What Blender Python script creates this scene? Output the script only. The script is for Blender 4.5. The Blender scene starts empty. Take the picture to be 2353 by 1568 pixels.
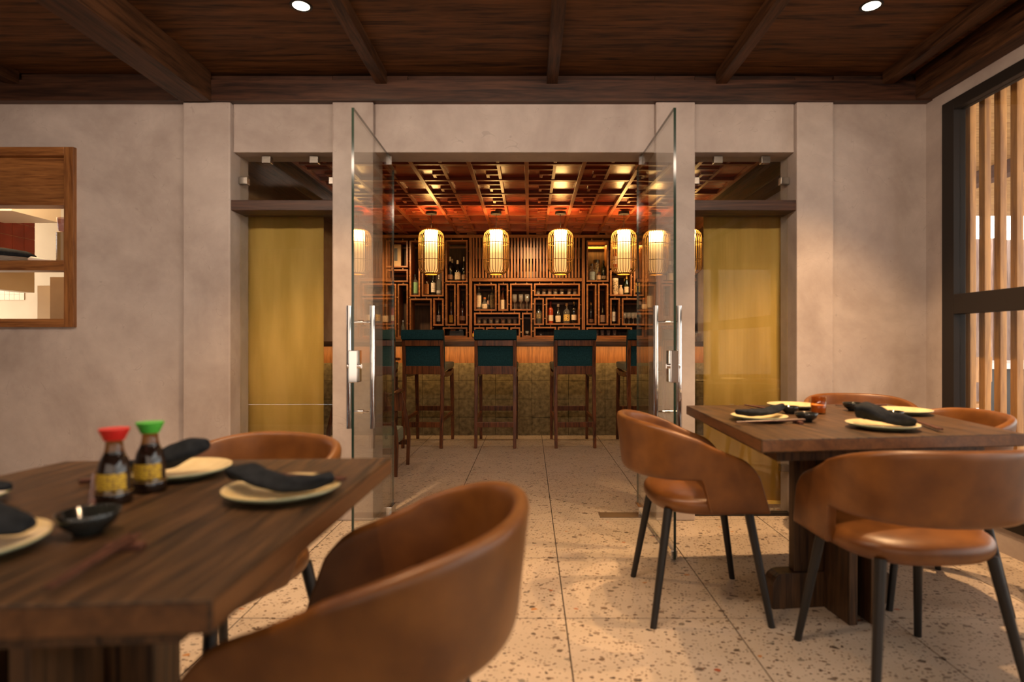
import bpy, bmesh, math, random
from math import sin, cos, pi, radians as R
from mathutils import Vector, Matrix
random.seed(7)
SC = bpy.context.scene
COL = SC.collection

# ------------------------------------------------------------------ camera, world, lights, exposure
F, CX, CY, H = 1334.0, 1217.0, 787.0, 1.02      # focal length and axis in pixels of the 2353x1568 frame, eye height
cam_d = bpy.data.cameras.new('camera'); cam = bpy.data.objects.new('camera', cam_d); COL.objects.link(cam)
cam.location = (0, 0, H); cam.rotation_euler = (R(90), 0, 0)
cam_d.sensor_width = 36; cam_d.lens = F / 2353 * 36
cam_d.shift_x = -(CX - 1176.5) / 2353; cam_d.shift_y = (CY - 784) / 2353
cam_d.clip_start = .05
cam_d.dof.use_dof = True; cam_d.dof.focus_distance = 6.0; cam_d.dof.aperture_fstop = 2.0
SC.camera = cam
w = bpy.data.worlds.new('sky'); SC.world = w; w.use_nodes = True
w.node_tree.nodes['Background'].inputs[0].default_value = (1.0, .97, .95, 1)
w.node_tree.nodes['Background'].inputs[1].default_value = 2.2
SC.view_settings.view_transform = 'Standard'; SC.view_settings.look = 'None'
SC.view_settings.exposure = 1.5; SC.view_settings.gamma = 1.0; SC.view_settings.use_curve_mapping = False
SC.cycles.max_bounces = 10; SC.cycles.diffuse_bounces = 5; SC.cycles.glossy_bounces = 5
SC.cycles.transparent_max_bounces = 24; SC.cycles.caustics_reflective = False; SC.cycles.caustics_refractive = False
SC.cycles.sample_clamp_indirect = 6

def area(name, loc, target, sx, sy, power, col):
    d = bpy.data.lights.new(name, 'AREA'); d.shape = 'RECTANGLE'; d.size = sx; d.size_y = sy; d.energy = power; d.color = col
    o = bpy.data.objects.new(name, d); COL.objects.link(o); o.location = loc
    o.rotation_euler = (Vector(target) - Vector(loc)).to_track_quat('-Z', 'Y').to_euler()
    return o
def spot(name, loc, target, power, col, deg=80, blend=.6, rad=.03):
    d = bpy.data.lights.new(name, 'SPOT'); d.energy = power; d.color = col; d.spot_size = R(deg); d.spot_blend = blend; d.shadow_soft_size = rad
    o = bpy.data.objects.new(name, d); COL.objects.link(o); o.location = loc
    o.rotation_euler = (Vector(target) - Vector(loc)).to_track_quat('-Z', 'Y').to_euler()
    return o
WARM = (1.0, .60, .29)
# added soft fill before the solid rear wall, behind the camera
area('rear_fill', (-.4, -2.6, 1.35), (-.4, 3.3, 1.2), 4.8, 1.7, 14, (1.0, .79, .62))
# added fill under the ceiling that washes the plaster partition, no fitting there
area('wall_wash_fill', (-.5, .97, 2.375), (-.5, 3.35, 1.0), 4.4, .10, 21, (1.0, .76, .58))
# dining downlights (the first two are in view)
DOWN = [(-1.043, 2.65), (1.56, 2.65), (1.2, 1.90), (-.75, .95), (.25, 1.0), (-2.6, 1.9)]
for i, (x, y) in enumerate(DOWN):
    spot('downlight_lamp', (x, y, 2.54), (x, y, 0), (66, 92, 40, 20, 9, 18)[i], WARM, (84, 84, 100, 105, 105, 105)[i], (.85, .85, .75, .75, .75, .75)[i], .025)
# kitchen strip light
area('kitchen_lamp', (-3.45, 3.75, 2.45), (-3.6, 4.3, 0), 0.5, .4, 7.5, (1.0, .66, .34))
# light strip under the bar counter
area('bar_strip_light', (-.2, 6.20, .965), (-.2, 6.40, .70), 5.6, .02, 5.5, (1.0, .56, .20))
# added fill spots under the bar ceiling, without fittings
for x in (-1.9, -.2, 1.6):
    spot('bar_fill_spot', (x, 4.6, 2.5), (x, 5.0, 0), 9, WARM, 95, .8, .04)
spot('shelf_fill_spot', (-1.9, 7.55, 2.50), (-1.7, 8.3, 1.3), 30, (1.0, .62, .30), 110, .9, .05)  # added fill spots that brighten the bottle shelves
spot('shelf_fill_spot', (.0, 7.55, 2.50), (0, 8.3, 1.25), 42, (1.0, .62, .30), 120, .9, .05)
spot('shelf_fill_spot', (1.6, 7.55, 2.50), (1.5, 8.3, 1.3), 30, (1.0, .62, .30), 110, .9, .05)

# ------------------------------------------------------------------ materials
def mat(name):
    m = bpy.data.materials.new(name); m.use_nodes = True
    nt = m.node_tree; b = nt.nodes['Principled BSDF']
    return m, nt, b
def N(nt, typ, **kw):
    n = nt.nodes.new(typ)
    for k, v in kw.items():
        if k.startswith('i_'): n.inputs[k[2:].replace('_', ' ')].default_value = v
        else: setattr(n, k, v)
    return n
def rgb(c): return (c[0], c[1], c[2], 1)
def plain(name, c, rough=.5, metal=0, spec=.5, coat=0):
    m, nt, b = mat(name)
    b.inputs['Base Color'].default_value = rgb(c); b.inputs['Roughness'].default_value = rough
    b.inputs['Metallic'].default_value = metal; b.inputs['Specular IOR Level'].default_value = spec
    b.inputs['Coat Weight'].default_value = coat
    return m
def ramp(nt, src, stops):
    r = nt.nodes.new('ShaderNodeValToRGB')
    while len(r.color_ramp.elements) < len(stops): r.color_ramp.elements.new(.5)
    for e, (p, c) in zip(r.color_ramp.elements, stops): e.position = p; e.color = rgb(c)
    nt.links.new(src, r.inputs[0]); return r
def bump(nt, b, src, strength, dist=.002):
    bp = N(nt, 'ShaderNodeBump'); bp.inputs['Strength'].default_value = strength; bp.inputs['Distance'].default_value = dist
    nt.links.new(src, bp.inputs['Height']); nt.links.new(bp.outputs[0], b.inputs['Normal'])
def wood(name, c0, c1, axis='X', scale=1.0, rough=.45, coord='Object', vary=.25, spec=.4, stretch=14, bmp=.25):
    m, nt, b = mat(name); L = nt.links.new
    tc = N(nt, 'ShaderNodeTexCoord'); mp = N(nt, 'ShaderNodeMapping')
    s = [6 * scale * stretch ** .5] * 3; s['XYZ'.index(axis)] = 6 * scale / stretch ** .5
    mp.inputs['Scale'].default_value = s
    oi = N(nt, 'ShaderNodeObjectInfo'); vm = N(nt, 'ShaderNodeVectorMath', operation='SCALE'); vm.inputs['Scale'].default_value = 1
    cmb = N(nt, 'ShaderNodeCombineXYZ')
    mul = N(nt, 'ShaderNodeMath', operation='MULTIPLY'); mul.inputs[1].default_value = 37
    L(oi.outputs['Random'], mul.inputs[0])
    for k in range(3): L(mul.outputs[0], cmb.inputs[k])
    add = N(nt, 'ShaderNodeVectorMath', operation='ADD')
    if coord == 'World':
        g = N(nt, 'ShaderNodeNewGeometry'); L(g.outputs['Position'], mp.inputs['Vector'])
    else: L(tc.outputs['Object'], mp.inputs['Vector'])
    L(mp.outputs[0], add.inputs[0]); L(cmb.outputs[0], add.inputs[1])
    n1 = N(nt, 'ShaderNodeTexNoise'); n1.inputs['Scale'].default_value = 1.0; n1.inputs['Detail'].default_value = 8; n1.inputs['Roughness'].default_value = .65; n1.inputs['Distortion'].default_value = .6
    n2 = N(nt, 'ShaderNodeTexNoise'); n2.inputs['Scale'].default_value = 4.5; n2.inputs['Detail'].default_value = 4
    L(add.outputs[0], n1.inputs['Vector']); L(add.outputs[0], n2.inputs['Vector'])
    mx = N(nt, 'ShaderNodeMath', operation='MULTIPLY_ADD'); mx.inputs[1].default_value = .35
    L(n2.outputs[0], mx.inputs[0]); L(n1.outputs[0], mx.inputs[2])
    r = ramp(nt, mx.outputs[0], [(.52, c0), (.67, [(a + d) / 2 for a, d in zip(c0, c1)]), (.84, c1)])
    hs = N(nt, 'ShaderNodeHueSaturation')
    va = N(nt, 'ShaderNodeMath', operation='MULTIPLY_ADD'); va.inputs[1].default_value = vary * 2; va.inputs[2].default_value = 1 - vary
    L(oi.outputs['Random'], va.inputs[0]); L(va.outputs[0], hs.inputs['Value']); L(r.outputs[0], hs.inputs['Color'])
    L(hs.outputs[0], b.inputs['Base Color'])
    b.inputs['Roughness'].default_value = rough; b.inputs['Specular IOR Level'].default_value = spec
    bump(nt, b, mx.outputs[0], bmp, .002)
    return m
def noisy(name, c0, c1, scale=5, rough=.6, bmp=.15, detail=6, spec=.4, lo=.35, hi=.65, coord='Object', dist=.003):
    m, nt, b = mat(name); L = nt.links.new
    n = N(nt, 'ShaderNodeTexNoise'); n.inputs['Scale'].default_value = scale; n.inputs['Detail'].default_value = detail
    if coord == 'World': L(N(nt, 'ShaderNodeNewGeometry').outputs['Position'], n.inputs['Vector'])
    else: L(N(nt, 'ShaderNodeTexCoord').outputs['Object'], n.inputs['Vector'])
    r = ramp(nt, n.outputs[0], [(lo, c0), (hi, c1)])
    L(r.outputs[0], b.inputs['Base Color']); b.inputs['Roughness'].default_value = rough; b.inputs['Specular IOR Level'].default_value = spec
    if bmp: bump(nt, b, n.outputs[0], bmp, dist)
    return m
def emit(name, c, s):
    m, nt, b = mat(name)
    b.inputs['Base Color'].default_value = rgb(c); b.inputs['Emission Color'].default_value = rgb(c); b.inputs['Emission Strength'].default_value = s
    return m
def thin_glass(name, tint=(.93, .95, .92), ior=1.5, rough=0.0, gcol=(1, 1, 1), glint_mix=0):
    m, nt, b = mat(name); L = nt.links.new
    nt.nodes.remove(b); out = nt.nodes['Material Output']
    # Schlick reflectance that is the same on both sides of the sheet
    g = N(nt, 'ShaderNodeNewGeometry'); dt = N(nt, 'ShaderNodeVectorMath', operation='DOT_PRODUCT'); L(g.outputs['Incoming'], dt.inputs[0]); L(g.outputs['Normal'], dt.inputs[1])
    ab = N(nt, 'ShaderNodeMath', operation='ABSOLUTE'); L(dt.outputs['Value'], ab.inputs[0])
    om = N(nt, 'ShaderNodeMath', operation='SUBTRACT'); om.inputs[0].default_value = 1; L(ab.outputs[0], om.inputs[1])
    pw = N(nt, 'ShaderNodeMath', operation='POWER'); pw.inputs[1].default_value = 5; L(om.outputs[0], pw.inputs[0])
    f0 = ((ior - 1) / (ior + 1)) ** 2
    fr = N(nt, 'ShaderNodeMath', operation='MULTIPLY_ADD'); fr.inputs[1].default_value = 1 - f0; fr.inputs[2].default_value = f0; L(pw.outputs[0], fr.inputs[0])
    tr = N(nt, 'ShaderNodeBsdfTransparent'); tr.inputs[0].default_value = rgb(tint)
    gl = N(nt, 'ShaderNodeBsdfGlossy'); gl.inputs['Roughness'].default_value = rough; gl.inputs['Color'].default_value = rgb(gcol)
    mx = N(nt, 'ShaderNodeMixShader'); L(fr.outputs[0], mx.inputs[0]); L(tr.outputs[0], mx.inputs[1]); L(gl.outputs[0], mx.inputs[2])
    if glint_mix:  # pale diffuse mixed in, standing for bright reflections in the glass
        df = N(nt, 'ShaderNodeBsdfDiffuse'); df.inputs[0].default_value = (.85, .83, .78, 1)
        m2 = N(nt, 'ShaderNodeMixShader'); m2.inputs[0].default_value = glint_mix; L(mx.outputs[0], m2.inputs[1]); L(df.outputs[0], m2.inputs[2]); mx = m2
    L(mx.outputs[0], out.inputs[0]); return m
def plaster_mat():
    m, nt, b = mat('plaster'); L = nt.links.new
    g = N(nt, 'ShaderNodeNewGeometry')
    a = N(nt, 'ShaderNodeTexNoise'); a.inputs['Scale'].default_value = 1.3; a.inputs['Detail'].default_value = 7; a.inputs['Roughness'].default_value = .62; a.inputs['Distortion'].default_value = .8
    c = N(nt, 'ShaderNodeTexNoise'); c.inputs['Scale'].default_value = 7; c.inputs['Detail'].default_value = 8; c.inputs['Roughness'].default_value = .6
    v = N(nt, 'ShaderNodeTexNoise'); v.inputs['Scale'].default_value = 3.2; v.inputs['Detail'].default_value = 2; v.inputs['Distortion'].default_value = 2.5
    for n in (a, c, v): L(g.outputs['Position'], n.inputs['Vector'])
    ad = N(nt, 'ShaderNodeMath', operation='MULTIPLY_ADD'); ad.inputs[1].default_value = .45
    L(c.outputs[0], ad.inputs[0]); L(a.outputs[0], ad.inputs[2])
    r = ramp(nt, ad.outputs[0], [(.50, (.335, .275, .245)), (.72, (.43, .365, .33)), (.92, (.52, .45, .41))])
    # hairline trowel marks
    ab = N(nt, 'ShaderNodeMath', operation='SUBTRACT'); ab.inputs[1].default_value = .5; L(v.outputs[0], ab.inputs[0])
    ab2 = N(nt, 'ShaderNodeMath', operation='ABSOLUTE'); L(ab.outputs[0], ab2.inputs[0])
    lt = N(nt, 'ShaderNodeMath', operation='LESS_THAN'); lt.inputs[1].default_value = .0035; L(ab2.outputs[0], lt.inputs[0])
    gate = N(nt, 'ShaderNodeMath', operation='GREATER_THAN'); gate.inputs[1].default_value = .54; L(c.outputs[0], gate.inputs[0])
    mg = N(nt, 'ShaderNodeMath', operation='MULTIPLY'); L(lt.outputs[0], mg.inputs[0]); L(gate.outputs[0], mg.inputs[1])
    sc = N(nt, 'ShaderNodeMath', operation='MULTIPLY'); sc.inputs[1].default_value = .26; L(mg.outputs[0], sc.inputs[0])
    mx = N(nt, 'ShaderNodeMix', data_type='RGBA'); L(sc.outputs[0], mx.inputs[0]); L(r.outputs[0], mx.inputs[6]); mx.inputs[7].default_value = (.22, .18, .15, 1)
    L(mx.outputs[2], b.inputs['Base Color']); b.inputs['Roughness'].default_value = .55; b.inputs['Specular IOR Level'].default_value = .35
    bump(nt, b, ad.outputs[0], .35, .006)
    return m
def terrazzo_mat():
    m, nt, b = mat('terrazzo'); L = nt.links.new
    g = N(nt, 'ShaderNodeNewGeometry')
    wn = N(nt, 'ShaderNodeTexNoise'); wn.inputs['Scale'].default_value = 40; wn.inputs['Detail'].default_value = 2
    L(g.outputs['Position'], wn.inputs['Vector'])
    sb = N(nt, 'ShaderNodeVectorMath', operation='MULTIPLY_ADD'); sb.inputs[1].default_value = (.02, .02, 0)
    L(wn.outputs[1], sb.inputs[0]); L(g.outputs['Position'], sb.inputs[2])
    flat = N(nt, 'ShaderNodeVectorMath', operation='MULTIPLY'); flat.inputs[1].default_value = (1, 1, 0); L(sb.outputs[0], flat.inputs[0])
    base = N(nt, 'ShaderNodeTexNoise'); base.inputs['Scale'].default_value = 6; base.inputs['Detail'].default_value = 4; L(g.outputs['Position'], base.inputs['Vector'])
    col = ramp(nt, base.outputs[0], [(.3, (.44, .36, .275)), (.7, (.51, .42, .33))]).outputs[0]
    for sc_, dens, th, stops in ((24, .80, .22, [(0, (.07, .055, .045)), (.5, (.16, .11, .075)), (.9, (.22, .19, .15))]),
                                 (46, .74, .24, [(0, (.06, .045, .04)), (.5, (.14, .09, .06)), (.9, (.26, .20, .14))]),
                                 (85, .66, .28, [(0, (.10, .07, .05)), (.6, (.20, .13, .09)), (.95, (.30, .24, .18))]),
                                 (11, .95, .09, [(0, (.30, .05, .03)), (.5, (.45, .22, .06)), (1, (.35, .10, .05))])):
        mp = N(nt, 'ShaderNodeMapping'); mp.inputs['Scale'].default_value = (sc_ * .8, sc_ * 1.1, 1); mp.inputs['Rotation'].default_value = (0, 0, sc_); L(flat.outputs[0], mp.inputs['Vector'])
        vo = N(nt, 'ShaderNodeTexVoronoi', voronoi_dimensions='2D'); vo.inputs['Scale'].default_value = 1; L(mp.outputs[0], vo.inputs['Vector'])
        sep = N(nt, 'ShaderNodeSeparateColor'); L(vo.outputs['Color'], sep.inputs[0])
        thr = N(nt, 'ShaderNodeMath', operation='MULTIPLY_ADD'); thr.inputs[1].default_value = th * .7; thr.inputs[2].default_value = th * .5; L(sep.outputs[1], thr.inputs[0])
        a = N(nt, 'ShaderNodeMath', operation='LESS_THAN'); L(vo.outputs['Distance'], a.inputs[0]); L(thr.outputs[0], a.inputs[1])
        d = N(nt, 'ShaderNodeMath', operation='GREATER_THAN'); d.inputs[1].default_value = dens; L(sep.outputs[0], d.inputs[0])
        f = N(nt, 'ShaderNodeMath', operation='MULTIPLY'); L(a.outputs[0], f.inputs[0]); L(d.outputs[0], f.inputs[1])
        cc = ramp(nt, sep.outputs[2], stops)
        mx = N(nt, 'ShaderNodeMix', data_type='RGBA'); L(f.outputs[0], mx.inputs[0]); L(col, mx.inputs[6]); L(cc.outputs[0], mx.inputs[7])
        col = mx.outputs[2]
    L(col, b.inputs['Base Color']); b.inputs['Roughness'].default_value = .38; b.inputs['Specular IOR Level'].default_value = .4
    return m
def blind_mat():
    m, nt, b = mat('woven_blind'); L = nt.links.new
    g = N(nt, 'ShaderNodeNewGeometry')
    sx = N(nt, 'ShaderNodeSeparateXYZ'); L(g.outputs['Position'], sx.inputs[0])
    w1 = N(nt, 'ShaderNodeTexWave', bands_direction='Z'); w1.inputs['Scale'].default_value = 60; w1.inputs['Distortion'].default_value = 1.2; L(g.outputs['Position'], w1.inputs['Vector'])
    n = N(nt, 'ShaderNodeTexNoise'); n.inputs['Scale'].default_value = 3; n.inputs['Detail'].default_value = 5
    mp = N(nt, 'ShaderNodeMapping'); mp.inputs['Scale'].default_value = (4, 1, .6); L(g.outputs['Position'], mp.inputs[0]); L(mp.outputs[0], n.inputs['Vector'])
    ad = N(nt, 'ShaderNodeMath', operation='MULTIPLY_ADD'); ad.inputs[1].default_value = .22; L(w1.outputs[1], ad.inputs[0]); L(n.outputs[0], ad.inputs[2])
    r = ramp(nt, ad.outputs[0], [(.4, (.70, .47, .11)), (.8, (.90, .65, .20))])
    L(r.outputs[0], b.inputs['Base Color']); b.inputs['Roughness'].default_value = .8; b.inputs['Specular IOR Level'].default_value = .1
    tl = N(nt, 'ShaderNodeBsdfTranslucent'); L(r.outputs[0], tl.inputs[0])
    mx = N(nt, 'ShaderNodeMixShader'); mx.inputs[0].default_value = .35
    L(b.outputs[0], mx.inputs[1]); L(tl.outputs[0], mx.inputs[2]); L(mx.outputs[0], nt.nodes['Material Output'].inputs[0])
    bump(nt, b, w1.outputs[1], .2, .001)
    return m
def shade_mat():
    m, nt, b = mat('lantern_shade'); L = nt.links.new
    tc = N(nt, 'ShaderNodeTexCoord'); sx = N(nt, 'ShaderNodeSeparateXYZ'); L(tc.outputs['Object'], sx.inputs[0])
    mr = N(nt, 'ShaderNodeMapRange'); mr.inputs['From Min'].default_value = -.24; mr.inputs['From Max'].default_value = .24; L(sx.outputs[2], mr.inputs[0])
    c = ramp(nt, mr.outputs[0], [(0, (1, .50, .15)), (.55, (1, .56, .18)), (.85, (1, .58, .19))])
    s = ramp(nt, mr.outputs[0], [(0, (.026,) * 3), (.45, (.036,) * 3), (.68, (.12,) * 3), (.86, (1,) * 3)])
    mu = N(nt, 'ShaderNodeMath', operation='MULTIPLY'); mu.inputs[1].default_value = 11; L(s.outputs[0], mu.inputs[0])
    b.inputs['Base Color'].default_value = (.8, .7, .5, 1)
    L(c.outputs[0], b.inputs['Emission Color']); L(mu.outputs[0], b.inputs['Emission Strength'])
    return m
def label_mat(name, c0, c1, scale=120, thr=.58):
    m, nt, b = mat(name); L = nt.links.new
    tc = N(nt, 'ShaderNodeTexCoord'); mp = N(nt, 'ShaderNodeMapping'); mp.inputs['Scale'].default_value = (1, 1, 2.2); L(tc.outputs['Object'], mp.inputs[0])
    n = N(nt, 'ShaderNodeTexNoise'); n.inputs['Scale'].default_value = scale; n.inputs['Detail'].default_value = 1; L(mp.outputs[0], n.inputs['Vector'])
    r = ramp(nt, n.outputs[0], [(thr, c0), (thr + .04, c1)])
    L(r.outputs[0], b.inputs['Base Color']); b.inputs['Roughness'].default_value = .6
    return m

PLASTER = plaster_mat(); TERRAZZO = terrazzo_mat(); BLIND = blind_mat(); SHADE = shade_mat()
GROUT = plain('grout', (.05, .038, .03), .9)
DARKW_X = wood('dark_ceiling_wood_x', (.016, .006, .0024), (.125, .052, .018), 'X', 1.3, .55, 'World', .2, .22)
DARKW_Y = wood('dark_ceiling_wood_y', (.014, .0052, .0024), (.105, .045, .019), 'Y', 1.3, .5, 'World', .14, .25)
FASCIA = wood('fascia_wood', (.013, .0045, .0025), (.085, .034, .017), 'X', 1.0, .45, 'World', .1)
TABLE_W = wood('table_wood', (.005, .0024, .0011), (.105, .052, .020), 'Y', 2.4, .46, 'Object', .06, .3, 24, .6)
TABLE_E = wood('table_edge_lit_wood', (.085, .034, .011), (.18, .075, .024), 'Y', 1.2, .4, 'Object', .06, .5, 14, .3)  # edge coloured lighter than the top to imitate light falling on it
PED_W = wood('pedestal_wood', (.012, .0055, .0025), (.105, .050, .020), 'Z', 1.6, .45, 'Object', .08, .4, 22, .4)
SHELF_W = wood('shelf_wood', (.15, .052, .014), (.34, .14, .042), 'X', 1.3, .42, 'Object', .2)
SHELF_BACK = wood('shelf_back_wood', (.022, .011, .005), (.07, .035, .015), 'Z', 2.0, .6, 'World', .1)
STOOL_W = wood('stool_wood', (.035, .010, .004), (.20, .065, .020), 'Z', 1.5, .32, 'Object', .15)
COUNTER_W = wood('counter_wood', (.075, .034, .013), (.22, .105, .040), 'X', 1.3, .35, 'World', .1)
PANEL_W = wood('bar_panel_wood', (.13, .05, .014), (.28, .115, .034), 'Z', 1.6, .5, 'World', .12)
WINDOW_W = wood('window_wood', (.13, .045, .012), (.36, .15, .045), 'X', 1.3, .4, 'World', .1)
WINDOW_WZ = wood('window_wood_upright', (.13, .045, .012), (.36, .15, .045), 'Z', 1.3, .4, 'World', .1)
SHELF_WZ = wood('shelf_wood_upright', (.15, .052, .014), (.34, .14, .042), 'Z', 1.3, .42, 'Object', .2)
SLAT_W = wood('slat_wood', (.26, .105, .022), (.56, .26, .065), 'Z', 1.2, .55, 'Object', .12)
SOFFIT_W = wood('soffit_wood', (.42, .22, .07), (.66, .40, .16), 'X', 1.2, .6, 'World', .1)
FENCE_W = wood('fence_wood', (.18, .10, .08), (.40, .27, .22), 'Z', 1.2, .7, 'Object', .35)
LACQUER = wood('ceiling_lacquer', (.26, .036, .015), (.35, .055, .021), 'X', 1.4, .24, 'World', .05, .9, 14, .02)
LACQUER_BAR = wood('ceiling_lacquer_batten', (.20, .050, .020), (.32, .088, .034), 'X', 1.4, .35, 'World', .08, .55)
LEATHER = noisy('tan_leather', (.105, .035, .0065), (.20, .074, .015), 11, .38, .12, 8, .5, .3, .7)
BLACK_METAL = plain('black_metal', (.012, .011, .011), .42, 0, .4)
FRAME_METAL = plain('dark_window_metal', (.016, .012, .010), .5, 0, .3)
CHROME = plain('chrome', (.82, .80, .78), .08, 1)
BRASS = plain('satin_metal', (.34, .31, .27), .25, 1)
GLASS = thin_glass('pane_glass', (.955, .965, .945), 1.5)
CLEAR = thin_glass('clear_glassware', (.88, .88, .86), 2.2, .05, (1, 1, 1), .10)
GLASS_EDGE = plain('glass_edge', (.012, .03, .02), .12, 0, .6)
TEAL = noisy('teal_fabric', (.005, .033, .043), (.012, .060, .074), 90, .85, .3, 4, .2, .3, .7, 'Object', .002)
SAGE = noisy('sage_fabric', (.20, .22, .15), (.28, .29, .21), 90, .85, .3, 4, .2, .3, .7, 'Object', .002)
STONE = noisy('bar_stone', (.085, .068, .034), (.24, .19, .10), 22, .75, .6, 9, .3, .3, .72, 'World', .006)
NAPKIN = noisy('black_linen', (.008, .010, .013), (.018, .021, .026), 60, .9, .5, 6, .15, .3, .7, 'Object', .004)
CREAM = noisy('cream_glaze', (.60, .46, .23), (.74, .60, .33), 18, .25, .05, 5, .5)
CELADON = noisy('celadon_glaze', (.22, .27, .17), (.34, .37, .24), 14, .25, .05, 5, .5)
BLACK_GLAZE = noisy('black_glaze', (.006, .007, .007), (.02, .022, .02), 20, .12, .05, 4, .6)
CHOP = wood('chopstick_wood', (.045, .016, .010), (.13, .05, .03), 'X', 4, .4, 'Object', .2)
AMBER = thin_glass('amber_glass', (.93, .74, .48), 1.45, .02)
WAX = noisy('orange_wax', (.50, .25, .10), (.58, .30, .13), 20, .6, 0)
WHITE = plain('white_paint', (.80, .74, .64), .5)
KIT_WALL = noisy('kitchen_wall', (.42, .30, .165), (.48, .35, .20), 3, .6, 0, 3, .3, .3, .7, 'World')
RED_TILE = noisy('red_tile', (.20, .022, .012), (.27, .035, .018), 6, .25, .03)
BEIGE_TILE = noisy('beige_tile', (.52, .36, .20), (.58, .41, .24), 6, .35, .02)

# ------------------------------------------------------------------ mesh helpers
class G:
    def __init__(s): s.v, s.f, s.m = [], [], []
    def add(s, vs, fs, mi=0):
        o = len(s.v); s.v += [tuple(p) for p in vs]
        for f in fs: s.f.append(tuple(i + o for i in f)); s.m.append(mi)
        return s
    def box(s, x0, x1, y0, y1, z0, z1, mi=0, M=None):
        v = [Vector(p) for p in ((x0, y0, z0), (x1, y0, z0), (x1, y1, z0), (x0, y1, z0), (x0, y0, z1), (x1, y0, z1), (x1, y1, z1), (x0, y1, z1))]
        if M is not None: v = [M @ p for p in v]
        return s.add(v, [(0, 3, 2, 1), (4, 5, 6, 7), (0, 1, 5, 4), (1, 2, 6, 5), (2, 3, 7, 6), (3, 0, 4, 7)], mi)
    def prism(s, poly, z0, z1, mi=0, mside=None):
        n = len(poly); v = [(x, y, z0) for x, y in poly] + [(x, y, z1) for x, y in poly]
        s.add(v, [tuple(range(n - 1, -1, -1)), tuple(range(n, 2 * n))], mi)
        o = len(s.v) - 2 * n
        for i in range(n):
            s.f.append((o + i, o + (i + 1) % n, o + n + (i + 1) % n, o + n + i)); s.m.append(mi if mside is None else mside)
        return s
    def tube(s, pts, rad, n=10, mi=0, flat=1.0, up=None, caps=True, closed=False):
        pts = [Vector(p) for p in pts]; k = len(pts)
        if not hasattr(rad, '__len__'): rad = [rad] * k
        vs = []; prev = None
        for i, p in enumerate(pts):
            a = pts[(i - 1) % k if closed else max(i - 1, 0)]; b = pts[(i + 1) % k if closed else min(i + 1, k - 1)]
            t = (b - a).normalized()
            u0 = Vector(up) if up else (prev if prev is not None else (Vector((0, 0, 1)) if abs(t.z) < .9 else Vector((1, 0, 0))))
            sd = t.cross(u0).normalized(); u = sd.cross(t).normalized(); prev = u
            for j in range(n):
                an = 2 * pi * (j + .5) / n
                vs.append(p + sd * cos(an) * rad[i] + u * sin(an) * rad[i] * flat)
        fs = []
        for i in range(k if closed else k - 1):
            i2 = (i + 1) % k
            for j in range(n): fs.append((i * n + j, i * n + (j + 1) % n, i2 * n + (j + 1) % n, i2 * n + j))
        if caps and not closed: fs += [tuple(range(n - 1, -1, -1)), tuple(range((k - 1) * n, k * n))]
        return s.add(vs, fs, mi)
    def lathe(s, prof, n=20, c=(0, 0, 0), mi=0, a0=0, a1=2 * pi, ms=None):
        full = abs(a1 - a0 - 2 * pi) < 1e-6; m = n if full else n + 1
        vs = []
        for r, z in prof:
            for j in range(m):
                a = a0 + (a1 - a0) * j / n
                vs.append((c[0] + r * cos(a), c[1] + r * sin(a), c[2] + z))
        o = len(s.v); s.v += vs
        for i in range(len(prof) - 1):
            for j in range(n):
                j2 = (j + 1) % m
                s.f.append((o + i * m + j, o + i * m + j2, o + (i + 1) * m + j2, o + (i + 1) * m + j)); s.m.append(ms[i] if ms else mi)
        return s
    def build(s, name, mats, parent=None, smooth=False, bevel=0, loc=None):
        me = bpy.data.meshes.new(name)
        me.from_pydata(s.v, [], s.f)
        for mm in (mats if isinstance(mats, (list, tuple)) else [mats]): me.materials.append(mm)
        me.polygons.foreach_set('material_index', s.m)
        bm = bmesh.new(); bm.from_mesh(me)
        bmesh.ops.remove_doubles(bm, verts=bm.verts, dist=1e-6)
        bmesh.ops.recalc_face_normals(bm, faces=bm.faces)
        if bevel:
            es = [e for e in bm.edges if len(e.link_faces) == 2 and e.calc_face_angle(0) > .5]
            bmesh.ops.bevel(bm, geom=es, offset=bevel, segments=2, affect='EDGES', profile=.6, clamp_overlap=True)
        bm.to_mesh(me); bm.free()
        if smooth:
            me.polygons.foreach_set('use_smooth', [True] * len(me.polygons))
            if smooth == 'auto':
                try: me.set_sharp_from_angle(angle=R(35))
                except Exception: pass
        o = bpy.data.objects.new(name, me); COL.objects.link(o)
        if parent: o.parent = parent
        if loc: o.location = loc
        return o
def tag(o, label=None, cat=None, group=None, kind=None):
    if label: o['label'] = label
    if cat: o['category'] = cat
    if group: o['group'] = group
    if kind: o['kind'] = kind
    return o
def empty(name, loc=(0, 0, 0), rz=0, label=None, cat=None, group=None, kind=None):
    o = bpy.data.objects.new(name, None); COL.objects.link(o); o.location = loc; o.rotation_euler = (0, 0, rz); o.empty_display_size = .1
    return tag(o, label, cat, group, kind)
def dup(root, loc=None, rz=None, label=None, group=None):
    def cp(o, par):
        c = o.copy(); COL.objects.link(c)
        if par: c.parent = par
        for ch in o.children: cp(ch, c)
        return c
    kids = list(root.children)
    r = root.copy(); COL.objects.link(r)
    for k in kids: cp(k, r)
    if loc is not None: r.location = loc
    if rz is not None: r.rotation_euler = (0, 0, rz)
    if label: r['label'] = label
    if group: r['group'] = group
    return r
def piece(src, loc, rz=0, parent=None, name=None):
    o = src.copy(); COL.objects.link(o); o.location = loc; o.rotation_euler = (0, 0, rz)
    if parent: o.parent = parent
    return o
def PX(x, Y): return (x - CX) * Y / F
def PZ(y, Y): return H - (y - CY) * Y / F
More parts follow.
